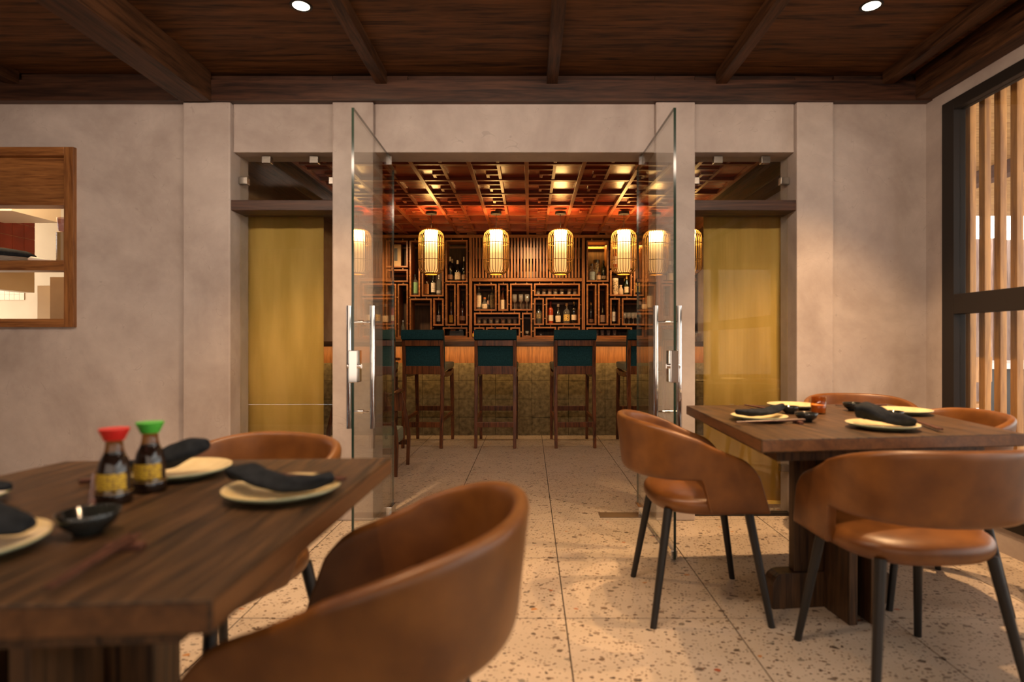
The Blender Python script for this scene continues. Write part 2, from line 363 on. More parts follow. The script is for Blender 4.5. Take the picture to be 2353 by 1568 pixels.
def box(name, m, x0, x1, y0, y1, z0, z1, parent=None, bevel=0): return G().box(x0, x1, y0, y1, z0, z1).build(name, m, parent, bevel=bevel)

# ------------------------------------------------------------------ setting: floor
fl = box('floor', GROUT, -5.4, 2.44, -2.7, 8.75, -.06, -.004)
tag(fl, 'pale terrazzo tiled floor running through dining room and bar', 'floor', kind='structure')
T = .6; first = None
x_off = PX(1281.2, F * H / (1282.7 - CY)) % T; y_off = (F * H / (1282.7 - CY)) % T
def span(a, b, off):
    ks = [a]; k = off + T * math.ceil((a - off) / T + 1e-6)
    while k < b - 1e-6: ks.append(k); k += T
    return ks + [b]
full = G().box(-T / 2 + .0025, T / 2 - .0025, -T / 2 + .0025, T / 2 - .0025, -.012, 0).build('tile', TERRAZZO, fl)
used = False
xs, ys = span(-3.9, 2.40, x_off), span(-.35, 8.7, y_off)
for i in range(len(xs) - 1):
    for j in range(len(ys) - 1):
        xa, xb, ya, yb = xs[i], xs[i + 1], ys[j], ys[j + 1]
        if abs(xb - xa - T) < 1e-4 and abs(yb - ya - T) < 1e-4:
            c = ((xa + xb) / 2, (ya + yb) / 2, 0)
            if not used: full.location = c; used = True
            else: piece(full, c, 0, fl)
        else: box('tile', TERRAZZO, xa + .0025, xb - .0025, ya + .0025, yb - .0025, -.012, 0, fl)

# ------------------------------------------------------------------ setting: front partition wall
YF, YB, YP = 3.35, 3.53, 3.315
ZL, ZT = 2.117, 2.40
wf = empty('wall_front', label='grey trowelled plaster partition with piers between dining room and bar', cat='wall', kind='structure')
WX0, WX1, WZ0, WZ1 = -3.75, PX(160, YF), PZ(745, YF), PZ(345, YF)
g = G(); g.box(-5.4, WX0, YF, YB, 0, ZT); g.box(WX1, -1.981, YF, YB, 0, ZT); g.box(WX0, WX1, YF, YB, 0, WZ0); g.box(WX0, WX1, YF, YB, WZ1, ZT)
g.build('wall_panel', PLASTER, wf)
box('wall_panel', PLASTER, 1.737, 2.50, YF, YB, 0, ZT, wf)
for a, b in ((-1.981, -1.710), (-1.1275, -.8936), (.7218, .9458), (1.5257, 1.737)):
    box('pilaster', PLASTER, a, b, YP, YB + .005, 0, ZT - .006, wf, bevel=.008)
for a, b in ((-1.710, -1.1275), (-.8936, .7218), (.9458, 1.5257)):
    box('lintel', PLASTER, a, b, YF, YB, ZL, ZT, wf, bevel=.004)
# side/right wall
wr = empty('wall_right', label='plaster surround of the big slatted window beside the far table', cat='wall', kind='structure')
XR = 2.288
box('wall_panel', PLASTER, XR, XR + .12, 3.206, YF, 0, 2.56, wr)
box('wall_panel', PLASTER, XR, XR + .12, -2.7, 3.206, 2.33, 2.56, wr)
box('kerb', PLASTER, XR, XR + .12, -2.7, 3.206, 0, .124, wr)
wl = tag(box('wall_left', PLASTER, -5.5, -5.4, -2.7, YF, 0, 2.56), 'plaster end wall of the dining room out past the pass-through', 'wall', kind='structure')
wb = empty('wall_back', label='plain plaster rear wall of the dining room behind the near table', cat='wall', kind='structure')
box('wall_panel', PLASTER, -5.4, -2.7, -2.8, -2.7, 0, 2.56, wb); box('wall_panel', PLASTER, 1.9, 2.4, -2.8, -2.7, 0, 2.56, wb)
box('wall_panel', PLASTER, -2.7, 1.9, -2.8, -2.7, 0, 2.56, wb)

# ------------------------------------------------------------------ setting: dining ceiling
ce = box('ceiling', DARKW_X, -5.4, 2.40, -2.8, 3.40, 2.572, 2.60)
tag(ce, 'dark stained timber plank ceiling over the dining tables', 'ceiling', kind='structure')
yy = 3.36
k = 0
while yy > -2.6:
    wdt = (.19, .23, .17, .21)[k % 4]
    box('plank', DARKW_X, -5.4, 2.29, yy - wdt + .0015, yy, 2.557 + random.uniform(0, .0015), 2.574, ce); yy -= wdt; k += 1
ff = empty('trim_1', label='dark stained timber fascia along the top of the plaster partition', cat='beam', kind='structure')
box('fascia_board', FASCIA, -5.4, 2.288, 3.296, 3.36, 2.394, 2.512, ff, bevel=.002)
xa = -5.4
for xb_ in (-2.0, -1.128, -.70, .72, .95, 1.526, 1.74, 2.2):
    box('fascia_block', FASCIA, xa + .002, xb_, 3.322 + random.choice((0, .022)), 3.37, 2.512, 2.545 + random.choice((0, .01)), ff); xa = xb_
box('shadow_gap_board', FASCIA, -5.4, 2.288, 3.352, 3.40, 2.50, 2.56, ff)
tag(box('trim_2', DARKW_Y, 2.19, 2.288, -2.7, 3.296, 2.40, 2.558, bevel=.002), 'dark timber fascia along the top of the window side', 'beam', kind='structure')
tag(box('ceiling_beam', DARKW_Y, -1.98, -1.808, -2.7, 3.296, 2.388, 2.558, bevel=.003), 'broad deep timber ceiling beam with oval grain, meeting the widest pier', 'beam', kind='structure')
for x, lb in ((-2.93, 'slim ceiling beam over the kitchen pass-through'), (-.842, 'slim ceiling beam running towards the door frame by the yellow blind'), (.128, 'slim ceiling beam running to the middle of the doorway'), (1.089, 'slim ceiling beam running between two piers by the far table'), (2.036, 'slim ceiling beam close to the slatted window')):
    b = box('ceiling_beam', DARKW_Y, x - .031, x + .031, -2.7, 3.30, 2.488, 2.558, bevel=.003)
    tag(b, lb, 'beam', 'slim ceiling beams', 'structure')
HOT = emit('downlight_glow', (1, .78, .48), 30)
for i, (x, y) in enumerate(DOWN):
    d = empty('downlight', (x, y, 2.557), 0, ['recessed ceiling downlight glowing above the large glass door beside the yellow blind', 'recessed ceiling downlight glowing above the far table', 'recessed downlight over the middle of the far table', 'recessed downlight over the near table', 'recessed downlight over the aisle', 'recessed downlight by the pass-through'][i], 'ceiling light', 'dining downlights')
    G().lathe([(.036, -.002), (.046, -.004), (.05, 0), (.036, .0)], 24).build('trim_ring', BLACK_METAL, d, True)
    G().lathe([(.0, -.001), (.036, -.001)], 24).build('lamp_face', HOT, d)

# ------------------------------------------------------------------ kitchen pass-through window and kitchen behind
wk = empty('window_1', label='timber framed kitchen pass-through with a blank upper panel', cat='window', kind='structure')
fx0, fx1 = -3.85, PX(170, 3.33); fy0, fy1 = 3.325, 3.42
ft, fb = PZ(338, 3.33), PZ(752, 3.33)
iw = PX(148, 3.33)
def fr(name, x0, x1, za, zb, y0=fy0, y1=fy1): return box(name, WINDOW_WZ if name == 'frame_stile' else WINDOW_W, x0, x1, y0, y1, za, zb, wk, bevel=.002)
fr('frame_stile', iw, fx1, fb, ft); fr('frame_stile', fx0, fx0 + .055, fb, ft)
fr('frame_rail', fx0, iw, PZ(358, 3.33), ft); fr('frame_rail', fx0, iw, fb, PZ(733, 3.33))
fr('frame_rail', fx0, iw, PZ(472, 3.33), PZ(458, 3.33))
fr('panel', fx0, iw, PZ(459, 3.33), PZ(357, 3.33), 3.36, 3.39)
fr('frame_rail', fx0, iw, PZ(622, 3.33), PZ(600, 3.33)); box('serving_shelf', WINDOW_W, fx0, WX1, 3.335, 3.80, PZ(602, 3.33), PZ(598, 3.33), wk)
ZS = PZ(598, 3.33)
kw = empty('wall_kitchen', label='warm lit kitchen walls with tiles seen through the pass-through', cat='wall', kind='structure')
box('wall_panel', KIT_WALL, -5.4, -2.675, 5.3, 5.4, 0, 2.56, kw)
box('wall_panel', KIT_WALL, -2.69, -2.675, 3.53, 5.3, 0, 2.56, kw)
box('wall_panel', KIT_WALL, -4.1, -4.0, 3.9, PX(80, 1) and 4.69, 1.42, 2.56, kw)
box('pier', KIT_WALL, PX(86, 4.4), PX(115, 4.4), 4.4, 4.7, 0, 1.45, kw)
box('pier', noisy('tan_wall', (.30, .18, .08), (.36, .22, .10), 5, .6, 0), PX(115, 4.0), -3.0, 4.0, 4.3, 0, 1.47, kw)
box('hood', WHITE, -5.2, PX(135, 4.4), 4.0, 4.42, PZ(513, 4.42), 2.5, kw)
box('ceiling_panel', WHITE, -5.4, -2.69, 3.53, 5.4, 2.52, 2.56, kw)
for a in range(9):
    for b in range(1, 8):
        ya = 3.92 + a * .105 - .065
        if ya < 3.9 or ya + .1 > 4.70: continue
        box('red_tile', RED_TILE, -4.0, -3.9975, ya + .0015, min(ya + .1035, 4.69), 1.53 + b * .105 + .0015, 1.53 + b * .105 + .1035, kw)
for a in range(6):
    for b in range(2):
        xx = PX(-12 + a * 11.5, 5.3); box('beige_tile', BEIGE_TILE, xx + .001, PX(-12 + (a + 1) * 11.5, 5.3) - .001, 5.294, 5.3, PZ(690, 5.3) + b * .05 + .001, PZ(690, 5.3) + (b + 1) * .05, kw)
STEEL = plain('plate_grey', (.30, .28, .24), .25)
px0 = PX(20, 3.62)
for i in range(5):
    tag(G().lathe([(0, 0), (.12, 0), (.19, .012), (.192, .015), (.12, .005), (0, .004)], 28).build('plate', STEEL, None, True, loc=(px0 - .02, 3.63, ZS + .0005 + i * .0082)), ('lowest', 'second lowest', 'middle', 'second highest', 'topmost')[i] + ' grey plate under a folded black cloth on the pass-through shelf', 'plate', 'grey plates stacked on the pass-through')
g = G(); zc = ZS + .047
g.tube([(px0 - .20, 3.60, zc + .034), (px0 - .08, 3.60, zc + .036), (px0 + .02, 3.60, zc + .030), (px0 + .12, 3.60, zc + .022), (px0 + .175, 3.60, zc + .012)], [.06, .07, .06, .045, .02], 12, 0, .55)
tag(g.build('folded_cloth', NAPKIN, None, True), 'folded black cloth on the grey plates in the pass-through', 'cloth')
g = G(); a, b = PX(64, 3.42), PX(122, 3.42)
g.tube([(a, 3.43, ZS + .018), (a + .012, 3.43, ZS + .019), ((a + b) / 2, 3.44, ZS + .013), (b, 3.45, ZS + .006)], [.010, .0165, .012, .004], 14)
tag(g.build('rolled_paper', WHITE, None, True), 'white rolled paper cone lying on the pass-through shelf', 'paper roll')
cupx = PX(139, 3.50)
prof = [(.0, 0), (.034, 0)]
for i in range(20): prof += [(.031, .004 + i * .0095), (.036, .008 + i * .0095)]
prof += [(.03, .196), (0, .196)]
tag(G().lathe(prof, 20).build('cup_stack', plain('ribbed_tan', (.34, .22, .09), .25), None, True, loc=(cupx, 3.52, ZS)), 'tall tan stack of ribbed cups standing at the end of the pass-through shelf', 'jar')  # a stack of ribbed cups, modelled as one lathed shape
tag(G().lathe([(.0, .196), (.026, .197), (.036, .28), (.0345, .28), (.025, .20), (0, .199)], 16).build('plastic_cup', thin_glass('cup_plastic', (.75, .65, .68), 1.4, .1), None, True, loc=(cupx + .004, 3.52, ZS)), 'translucent cup standing on the tan stack of ribbed cups', 'cup')

# ------------------------------------------------------------------ right window wall: frame, glass, slats, patio
w2 = empty('window_2', label='large dark metal framed window in front of vertical timber slats', cat='window', kind='structure')
def fr2(name, y0, y1, z0, z1): return box(name, FRAME_METAL, XR - .012, XR + .055, y0, y1, z0, z1, w2, bevel=.003)
fr2('jamb', 3.118, 3.206, .124, 2.33)
fr2('head', -2.7, 3.118, 2.272, 2.33); fr2('sill', -2.7, 3.118, .124, .180); fr2('transom', -2.7, 3.118, 1.172, 1.278)
for y in (1.42, -.4): fr2('mullion', y - .05, y + .05, .18, 2.272)
for y0, y1 in ((1.47, 3.118), (-.35, 1.37), (-2.7, -.45)):
    for z0, z1 in ((.18, 1.172), (1.278, 2.272)): box('pane', GLASS, XR + .02, XR + .028, y0, y1, z0, z1, w2)
ss = empty('slat_screen', (2.40, 0, 0), 0, 'screen of upright honey coloured timber slats outside the dark framed window', 'screen')
sl = G().box(0, .034, -.02, .02, .05, 2.72).build('slat', SLAT_W, ss, bevel=.002, loc=(0, 3.285, 0))
for i in range(1, 60): piece(sl, (0, 3.285 - .1015 * i, 0), 0, ss)
box('top_rail', SLAT_W, 0.005, .03, -2.75, 3.32, 2.60, 2.64, ss); box('bottom_rail', SLAT_W, 0.005, .03, -2.75, 3.32, 0, .05, ss)
pg = tag(box('ground_patio', noisy('patio_paving', (.34, .28, .23), (.42, .35, .29), 2, .7, .1, 4, .3, .3, .7, 'World'), 2.42, 13, -2.8, 12, -.08, -.02), 'pale paved patio outside the slatted window', 'ground', kind='structure')
so = empty('patio_roof', label='honey coloured boarded patio soffit beyond the slats', cat='roof', kind='structure')
for i in range(42):
    y = 1.2 + i * .165; box('board', SOFFIT_W, 2.60, 9.0, y + .002, y + .161, 2.79, 2.81, so)
box('rafter', wood('rafter_wood', (.05, .02, .01), (.12, .05, .03), 'Y', 1, .6, 'World'), 4.62, 4.76, 1.2, 8.0, 2.66, 2.79, so)
box('roof_cover', plain('roof_cover', (.2, .18, .16), .8), 2.55, 9.1, 1.1, 8.13, 2.82, 2.90, so)
fe = empty('patio_fence', (0, 9.0, 0), 0, 'tall fence of pale and dark upright boards across the patio', 'fence')
xx = 4.6; i = 0
fbm = G().box(-.075, .075, 0, .03, 0, 2.62).build('board', FENCE_W, fe, loc=(xx, 0, 0))
while xx < 10.6: xx += .158; piece(fbm, (xx, (.02 if i % 2 else 0), random.uniform(-.03, .03)), 0, fe); i += 1
box('rail', FENCE_W, 4.5, 10.7, .06, .10, .5, .58, fe); box('rail', FENCE_W, 4.5, 10.7, .06, .10, 2.1, 2.18, fe)
pt = empty('patio_table', (5.05, 6.3, -.02), 0, 'white topped table standing on the patio beyond the slats', 'table')
box('table_top', plain('white_top', (.82, .80, .76), .4), -.55, .75, -.45, .45, .77, .83, pt, .005); box('pedestal', BLACK_METAL, -.05, .25, -.15, .15, .02, .77, pt); box('foot', BLACK_METAL, -.2, .4, -.3, .3, 0, .02, pt)
pc = empty('patio_chair', (4.15, 5.7, -.02), .4, 'light timber chair standing on the patio beside the white table', 'chair')
box('seat', SLAT_W, -.22, .22, -.22, .22, .42, .46, pc, .005); box('backrest', SLAT_W, -.22, .22, -.23, -.20, .66, .90, pc, .005)
for a in (-.2, .2):
    for b in (-.2, .2): G().tube([(a, b, 0), (a, b - (.02 if b < 0 else 0), .9 if b < 0 else .43)], .016, 8).build('leg', SLAT_W, pc, True)

# ------------------------------------------------------------------ fixed glass lights, transoms and blinds
def clampg(x, z, vertical, par):
    g = G().box(x - .025, x + .025, 3.405, 3.445, z - .02, z + .02); g.build('glass_clamp', BRASS, par, bevel=.002)
def sidelight(n, xa, xb, label, tl, bl, bx0, bx1, inner):
    wn = empty('window_%d' % n, label=label, cat='window', kind='structure')
    box('pane', GLASS, xa + .006, xb - .006, 3.42, 3.43, 1.84, ZL - .004, wn); box('pane', GLASS, xa + .006, xb - .006, 3.42, 3.43, .02, 1.772, wn)
    for f in (.28, .76): clampg(xa + (xb - xa) * f, ZL - .024, False, wn)
    for x in (xa + .026, xb - .026):
        for z in (1.97, .28): clampg(x, z, True, wn)
    box('sill_channel', FRAME_METAL, xa, xb, 3.405, 3.445, 0, .02, wn)
    t = box('transom_beam', FASCIA, xa - .002, xb + .002, 3.325, 3.50, 1.776, 1.836, wn, bevel=.003)
    bl_ = empty('roller_blind', (0, 0, 0), 0, bl, 'blind')
    gg = G(); n_ = 14; rows = []
    for k in range(n_ + 1):
        x = bx0 + (bx1 - bx0) * k / n_; rows.append((x, 3.56 + .004 * sin(k * 1.3)))
    vs = [(x, y, z) for z in (.04, 1.80) for x, y in rows]; gg.add(vs, [(k, k + 1, n_ + 2 + k, n_ + 1 + k) for k in range(n_)])
    o = gg.build('cloth', BLIND, bl_, True); md = o.modifiers.new('t', 'SOLIDIFY'); md.thickness = .0015
    box('hem_bar', BLIND, bx0, bx1, 3.553, 3.567, .03, .05, bl_); box('roller', FRAME_METAL, bx0 - .02, bx1 + .02, 3.545, 3.585, 1.80, 1.85, bl_)
sidelight(3, -1.710, -1.1275, 'fixed glass light with chrome clamps beside the widest pier', '', 'yellow woven roller blind behind the glass by the widest pier', -1.768, -1.262, 1)
sidelight(4, .9458, 1.5257, 'fixed glass light with chrome clamps behind the far table', '', 'yellow woven roller blind behind the glass by the far table', 1.066, 1.548, -1)

# ------------------------------------------------------------------ open glass doors
def glass_door(n, x, yaw, label, sgn):
    d = empty('door_%d' % n, (x, 3.44, 0), yaw, label, 'door', None, 'structure')
    L0, L1, zt = .055, -.75, 2.108
    # leaf: local y from L0 (behind pivot) to L1 (towards the camera)
    g = G(); g.box(-.006, .006, L1, L0, .012, zt)
    o = g.build('glass_leaf', [GLASS, GLASS_EDGE], d)
    for p in o.data.polygons:
        if abs(p.normal.x) < .5: p.material_index = 1
    box('top_pivot', CHROME, -.016, .016, -.05, L0 + .004, zt - .05, zt + .006, d, .002)
    box('bottom_pivot', CHROME, -.016, .016, -.05, L0 + .004, .002, .055, d, .002)
    yh = -.62
    for s in (-1, 1):
        h = G().tube([(s * .057, yh, PZ(985, 2.82)), (s * .057, yh, PZ(703, 2.82))], .0135, 16).build('handle', CHROME, d, 'auto')
    for z in (PZ(741, 2.82), PZ(946, 2.82)):
        g = G().tube([(-.057, yh, z), (.057, yh, z)], .0055, 10); g.tube([(-.012, yh, z), (.012, yh, z)], .011, 12); g.build('standoff', CHROME, h, 'auto')
    zk = PZ(842, 2.72)
    lk = box('lock_case', CHROME, -.020, .020, L1 - .004, L1 + .075, zk - .075, zk + .075, d, .003)
    G().tube([(-.032, L1 + .03, zk), (.032, L1 + .03, zk)], .011, 14).build('lock_cylinder', CHROME, lk, 'auto')
    box('bottom_lock', CHROME, -.016, .016, L1 + .01, L1 + .16, .008, .05, d, .003)
glass_door(1, -.822, R(.2), 'frameless glass door standing open beside the near table', 1)
glass_door(2, .652, R(1.6), 'frameless glass door standing open beside the far table', -1)
for x, lb, s in ((-.74, 'metal floor spring plate set at the foot of the door by the near table', 1), (.55, 'metal floor spring plate set at the foot of the door by the far table', -1)):
    tag(box('floor_spring_plate', plain('plate_metal', (.24, .19, .15), .35, .8), x - .14, x + .14, 3.37, 3.47, .0, .004, bevel=.001), lb, 'floor plate')

# ------------------------------------------------------------------ bar room shell
BX0, BX1, YS = -2.62, 2.42, 8.30
tag(box('wall_bar_left', PLASTER, BX0 - .05, BX0, 3.53, 8.8, 0, 2.75), 'plaster side wall of the bar room by the kitchen', 'wall', kind='structure')
tag(box('wall_bar_right', PLASTER, BX1, BX1 + .06, 3.53, 8.8, 0, 2.75), 'plaster side wall of the bar room behind the far blind', 'wall', kind='structure')
tag(box('wall_bar_back', SHELF_BACK, BX0, BX1 + .06, 8.66, 8.8, 0, 2.75), 'dark timber wall behind the bottle shelves', 'wall', kind='structure')
cb = empty('ceiling_bar', label='red lacquered coffered ceiling of fretwork battens over the bar', cat='ceiling', kind='structure')
ZC = 2.598
gx0, gx1 = -2.02, 1.966; px_ = (gx1 - gx0) / 8; gy0, py_ = 4.555, .5
box('ceiling_panel', LACQUER, gx0, gx1, 3.53, 8.66, ZC, ZC + .03, cb)
box('ceiling_panel', DARKW_Y, BX0, gx0, 3.53, 8.66, ZC - .02, ZC + .03, cb); box('ceiling_panel', DARKW_Y, gx1, BX1, 3.53, 8.66, ZC - .02, ZC + .03, cb)
box('edge_beam', DARKW_Y, gx0 - .30, gx0 - .08, 3.53, 8.5, 2.40, ZC, cb, .003); box('edge_beam', DARKW_Y, gx1 + .10, gx1 + .32, 3.53, 8.5, 2.40, ZC, cb, .003)
cross = box('cross_batten', LACQUER_BAR, gx0, gx1, -.017, .017, ZC - .032, ZC, cb, .0015); cross.location = (0, gy0 - 2 * py_, 0)
for r in range(-1, 9):
    if gy0 + r * py_ < 8.6: piece(cross, (0, gy0 + r * py_, 0), 0, cb)
mainb = box('main_batten', LACQUER_BAR, -.018, .018, 3.54, 8.66, ZC - .036, ZC - .002, cb, .0015); mainb.location = (gx0, 0, 0)
for c in range(1, 9): piece(mainb, (gx0 + c * px_, 0, 0), 0, cb)
pr = {}
hw = .014
pr['short_batten'] = (G().box(px_ * .5 - hw, px_ * .5 + hw, .02, py_ - .02, ZC - .026, ZC), (0, 0))
pr['cross_piece'] = (G().box(.018, px_ * .5 - hw, .36 * py_ - hw, .36 * py_ + hw, ZC - .022, ZC), (0, 0))
pr['front_piece'] = (G().box(px_ * .5 + hw, px_ - .018, .12 * py_ - hw, .12 * py_ + hw, ZC - .022, ZC), (0, 0))
pr['hook'] = (G().prism([(px_ * .27 - hw, .68 * py_ - hw), (px_ * .5 - hw, .68 * py_ - hw), (px_ * .5 - hw, .68 * py_ + hw), (px_ * .27 + hw, .68 * py_ + hw), (px_ * .27 + hw, .87 * py_), (px_ * .27 - hw, .87 * py_)], ZC - .022, ZC), (0, 0))
for nm, (g, _) in pr.items():
    src = None
    for c in range(8):
        for r in range(0, 8):
            loc = (gx0 + c * px_, gy0 + r * py_, 0)
            if src is None: src = g.build(nm, LACQUER_BAR, cb, bevel=0, loc=loc)
            else: piece(src, loc, 0, cb)

# ------------------------------------------------------------------ bar counter
bc = empty('bar_counter', (0, 0, 0), 0, 'long bar counter with timber top and stone tiled front', 'bar counter')
box('countertop', COUNTER_W, -2.6, 2.40, 6.10, 6.80, .975, 1.030, bc, .004)
box('upper_panel', PANEL_W, -2.6, 2.40, 6.375, 6.42, .794, .975, bc)
box('carcass', plain('bar_carcass', (.05, .04, .03), .9), -2.6, 2.40, 6.385, 6.75, 0, .975, bc)
xo = PX(1222.5, 6.36)
k0 = math.ceil((-2.6 - xo) / .2); st = None
for k in range(k0, 28):
    for r in range(4):
        xa = xo + k * .2
        if xa + .2 > 2.42: continue
        if st is None: st = G().box(.001, .199, 0, .03, .001, .1976).build('stone_tile', STONE, bc, bevel=.0035, loc=(xa, 6.36, r * .1985))
        else: piece(st, (xa, 6.36 + random.uniform(0, .006), r * .1985), 0, bc)

# ------------------------------------------------------------------ bar stools
def bar_stool(label):
    s = empty('bar_stool', (0, 0, 0), 0, label, 'stool', 'bar stools along the counter')
    for a in (-1, 1):
        x = a * .187
        pts = [(x, -.28, 0), (x, -.255, .25), (x, -.225, .60), (x, -.22, .78), (x, -.25, 1.04)]
        G().tube(pts, [.021, .023, .025, .025, .022], 4, 0, 1, (1, 0, 0)).build('leg', STOOL_W, s, bevel=.003)
        G().tube([(x, .27, 0), (x, .25, .40), (x, .22, .74)], [.020, .023, .026], 4, 0, 1, (1, 0, 0)).build('leg', STOOL_W, s, bevel=.003)
        G().tube([(x, -.225, .715), (x, -.10, .70), (x, .08, .705), (x, .225, .735)], [.030, .034, .034, .028], 4, 0, .9, (0, 0, 1)).build('side_rail', STOOL_W, s, bevel=.003)
        G().tube([(x, -.255, .265), (x, .258, .285)], .016, 4, 0, 1.4, (0, 0, 1)).build('stretcher', STOOL_W, s, bevel=.002)
    box('stretcher', STOOL_W, -.175, .175, -.272, -.248, .20, .25, s, .003); box('stretcher', STOOL_W, -.175, .175, .245, .268, .30, .35, s, .003)
    box('top_rail', STOOL_W, -.172, .172, -.272, -.238, .985, 1.04, s, .003); box('lower_rail', STOOL_W, -.172, .172, -.245, -.215, .71, .79, s, .003)
    # backrest pad: wraps over the top rail
    g = G(); xs_ = .205
    prof = [(-.235, .775), (-.225, .90), (-.243, .985), (-.252, 1.045), (-.287, 1.048), (-.292, 1.085), (-.288, 1.125), (-.268, 1.142), (-.235, 1.138), (-.212, 1.10), (-.196, 1.0), (-.182, .90), (-.182, .80), (-.165, .74), (-.195, .735)]
    n = len(prof); vs = [(sx * xs_, y, z) for sx in (-1, -.96, .96, 1) for y, z in prof]
    fs = [tuple(range(n))[::-1], tuple(range(3 * n, 4 * n))] + [(q * n + i, q * n + (i + 1) % n, (q + 1) * n + (i + 1) % n, (q + 1) * n + i) for q in range(3) for i in range(n)]
    g.add(vs, fs); g.build('backrest', TEAL, s, 'auto', .006)
    g = G(); rows = [(-.205, .735, .83), (-.12, .74, .815), (.0, .745, .812), (.14, .75, .82), (.235, .755, .82)]
    vs = [];
    for y, z0, z1 in rows: vs += [(-.208, y, z0), (.208, y, z0), (.212, y, z1), (-.212, y, z1)]
    fs = [(0, 1, 2, 3), tuple(4 * 4 + i for i in (3, 2, 1, 0))] + [(4 * q + i, 4 * q + (i + 1) % 4, 4 * q + 4 + (i + 1) % 4, 4 * q + 4 + i) for q in range(4) for i in range(4)]
    g.add(vs, fs); g.build('seat', SAGE, s, 'auto', .018)
    return s
s0 = bar_stool('teal backed bar stool beside the open door by the near table')
s0.location = (PX(976, 5.62), 5.86, 0); s0.rotation_euler = (0, 0, R(-4))
dup(s0, (PX(1139, 5.62), 5.86, 0), R(-.5), 'teal backed bar stool under the lantern with vertical shelf slats behind')
dup(s0, (PX(1319, 5.60), 5.86, 0), R(2.5), 'teal backed bar stool just clear of the far door edge')
dup(s0, (PX(1485, 5.62), 5.86, 0), R(4), 'teal backed bar stool half hidden behind the far glass door')

# sage arm stool and low timber chair, glimpsed behind the near glass door
t = dup(s0, (-1.62, 5.72, 0), R(10), 'sage green bar stool with rounded timber arm seen behind the near glass door')
for ch in list(t.children):
    if ch.name.startswith('backrest'): ch.data = ch.data.copy(); ch.data.materials[0] = noisy('moss_fabric', (.05, .10, .075), (.08, .14, .10), 90, .85, .3, 4, .2)
t.location = (-1.52, 5.72, 0)
for a in (-1, 1): G().tube([(a * .215, -.22, .86), (a * .225, -.02, .855), (a * .225, .12, .85)], .018, 8, 0, .8).build('armrest', STOOL_W, t, True)
lc = empty('lounge_chair', (-1.27, 4.62, 0), 0, 'low timber lounge chair with arched legs seen past the near glass door', 'chair')
for a in (-1, 1):
    for b in (-1, 1):
        pts = [(a * .255, b * .22, 0), (a * .262, b * .22, .235), (a * .25, b * .22, .352), (a * .215, b * .22, .52), (a * .165, b * .22, .64)]
        G().tube(pts, [.018, .021, .021, .020, .018], 4, 0, 1, (0, 1, 0)).build('leg', STOOL_W, lc, bevel=.003)
    G().tube([(a * .2, -.23, .62), (a * .2, .24, .62)], .02, 8, 0, .7).build('armrest', STOOL_W, lc, True)
box('seat_rail', STOOL_W, -.25, .25, -.23, -.20, .17, .21, lc, .003); box('seat_rail', STOOL_W, -.25, .25, .20, .23, .17, .21, lc, .003)
box('seat_cushion', SAGE, -.225, .225, -.21, .21, .21, .33, lc, .025); box('backrest', STOOL_W, -.22, .22, .19, .22, .45, .60, lc, .005)

# ------------------------------------------------------------------ back bar shelving
sh = empty('back_bar_shelving', (0, 0, 0), 0, 'wall of interlocking timber shelf boxes behind the bar', 'shelving')
Sx = lambda x: PX(x, YS); Sz = lambda y: PZ(y, YS)
YD = 8.58
def sbox(x0, y0, x1, y1, t=.0225):
    X0, X1, Z0, Z1 = Sx(x0), Sx(x1), Sz(y1), Sz(y0)
    g = G()
    # mitred frame boards, open front, as one box
    o = [(X0, Z0), (X1, Z0), (X1, Z1), (X0, Z1)]; i = [(X0 + t, Z0 + t), (X1 - t, Z0 + t), (X1 - t, Z1 - t), (X0 + t, Z1 - t)]
    vs = [(x, y, z) for y in (YS, YD) for x, z in o] + [(x, y, z) for y in (YS, YD) for x, z in i]
    fs = []
    for k in range(4):
        n = (k + 1) % 4
        fs += [(k, n, 8 + n, 8 + k), (4 + k, 12 + k, 12 + n, 4 + n), (k, 4 + k, 4 + n, n), (8 + k, 8 + n, 12 + n, 12 + k)]
    g.add(vs, fs); g.build('shelf_box', SHELF_W, sh, bevel=.0015)
    return Z0 + t
CEN = [(1089.2, 652.6, 1141, 714.5), (1144.7, 652, 1167.8, 714.5), (1172, 652, 1223.3, 714), (1227, 651.7, 1332.8, 680.3), (1227, 685, 1250, 747.5), (1254, 684.6, 1332.8, 747), (1089.2, 718.6, 1195.2, 747.8), (1199.3, 719, 1223, 775.4), (1089.2, 752.4, 1113.3, 775.4), (1116.6, 752.4, 1168, 775.4), (1172.5, 752.4, 1195.6, 775.4), (1227, 751.5, 1278, 775.4), (1281.6, 751.2, 1332.8, 775.4)]
RGT = [(1347.7, 552.7, 1398.4, 648), (1347.7, 652.6, 1370.8, 747.4), (1374.3, 652.2, 1398, 747.8), (1402, 553, 1452.6, 617), (1402, 621, 1452.6, 680.7), (1456.3, 553, 1479.5, 680.7), (1402, 685.5, 1425, 747.8), (1429, 685.5, 1479.8, 747.8), (1347.7, 752.4, 1452.6, 775.4)]
LFT = [(1023.2, 551.9, 1074.4, 648.8), (1023.2, 652.2, 1047, 748.6), (1050.4, 652.2, 1074.4, 748.1), (969, 552.7, 1019.4, 681.5), (940.9, 552.7, 965.2, 681.8), (995.3, 686.1, 1019.4, 749), (940.9, 686.5, 992.2, 775.4), (1017.2, 752.4, 1074, 775.4), (887, 552.7, 937.1, 614.7), (887, 619, 937.5, 648.5), (887, 652.6, 910.5, 775.4), (913.5, 652.6, 937.5, 775.4)]
FAR = [(1490, 652, 1541, 714), (1545, 652, 1569, 714), (1573, 652, 1597, 714), (1490, 718.6, 1597, 747.8), (1490, 752.4, 1541, 775.4), (1545, 752.4, 1597, 775.4)]
BZ = {}
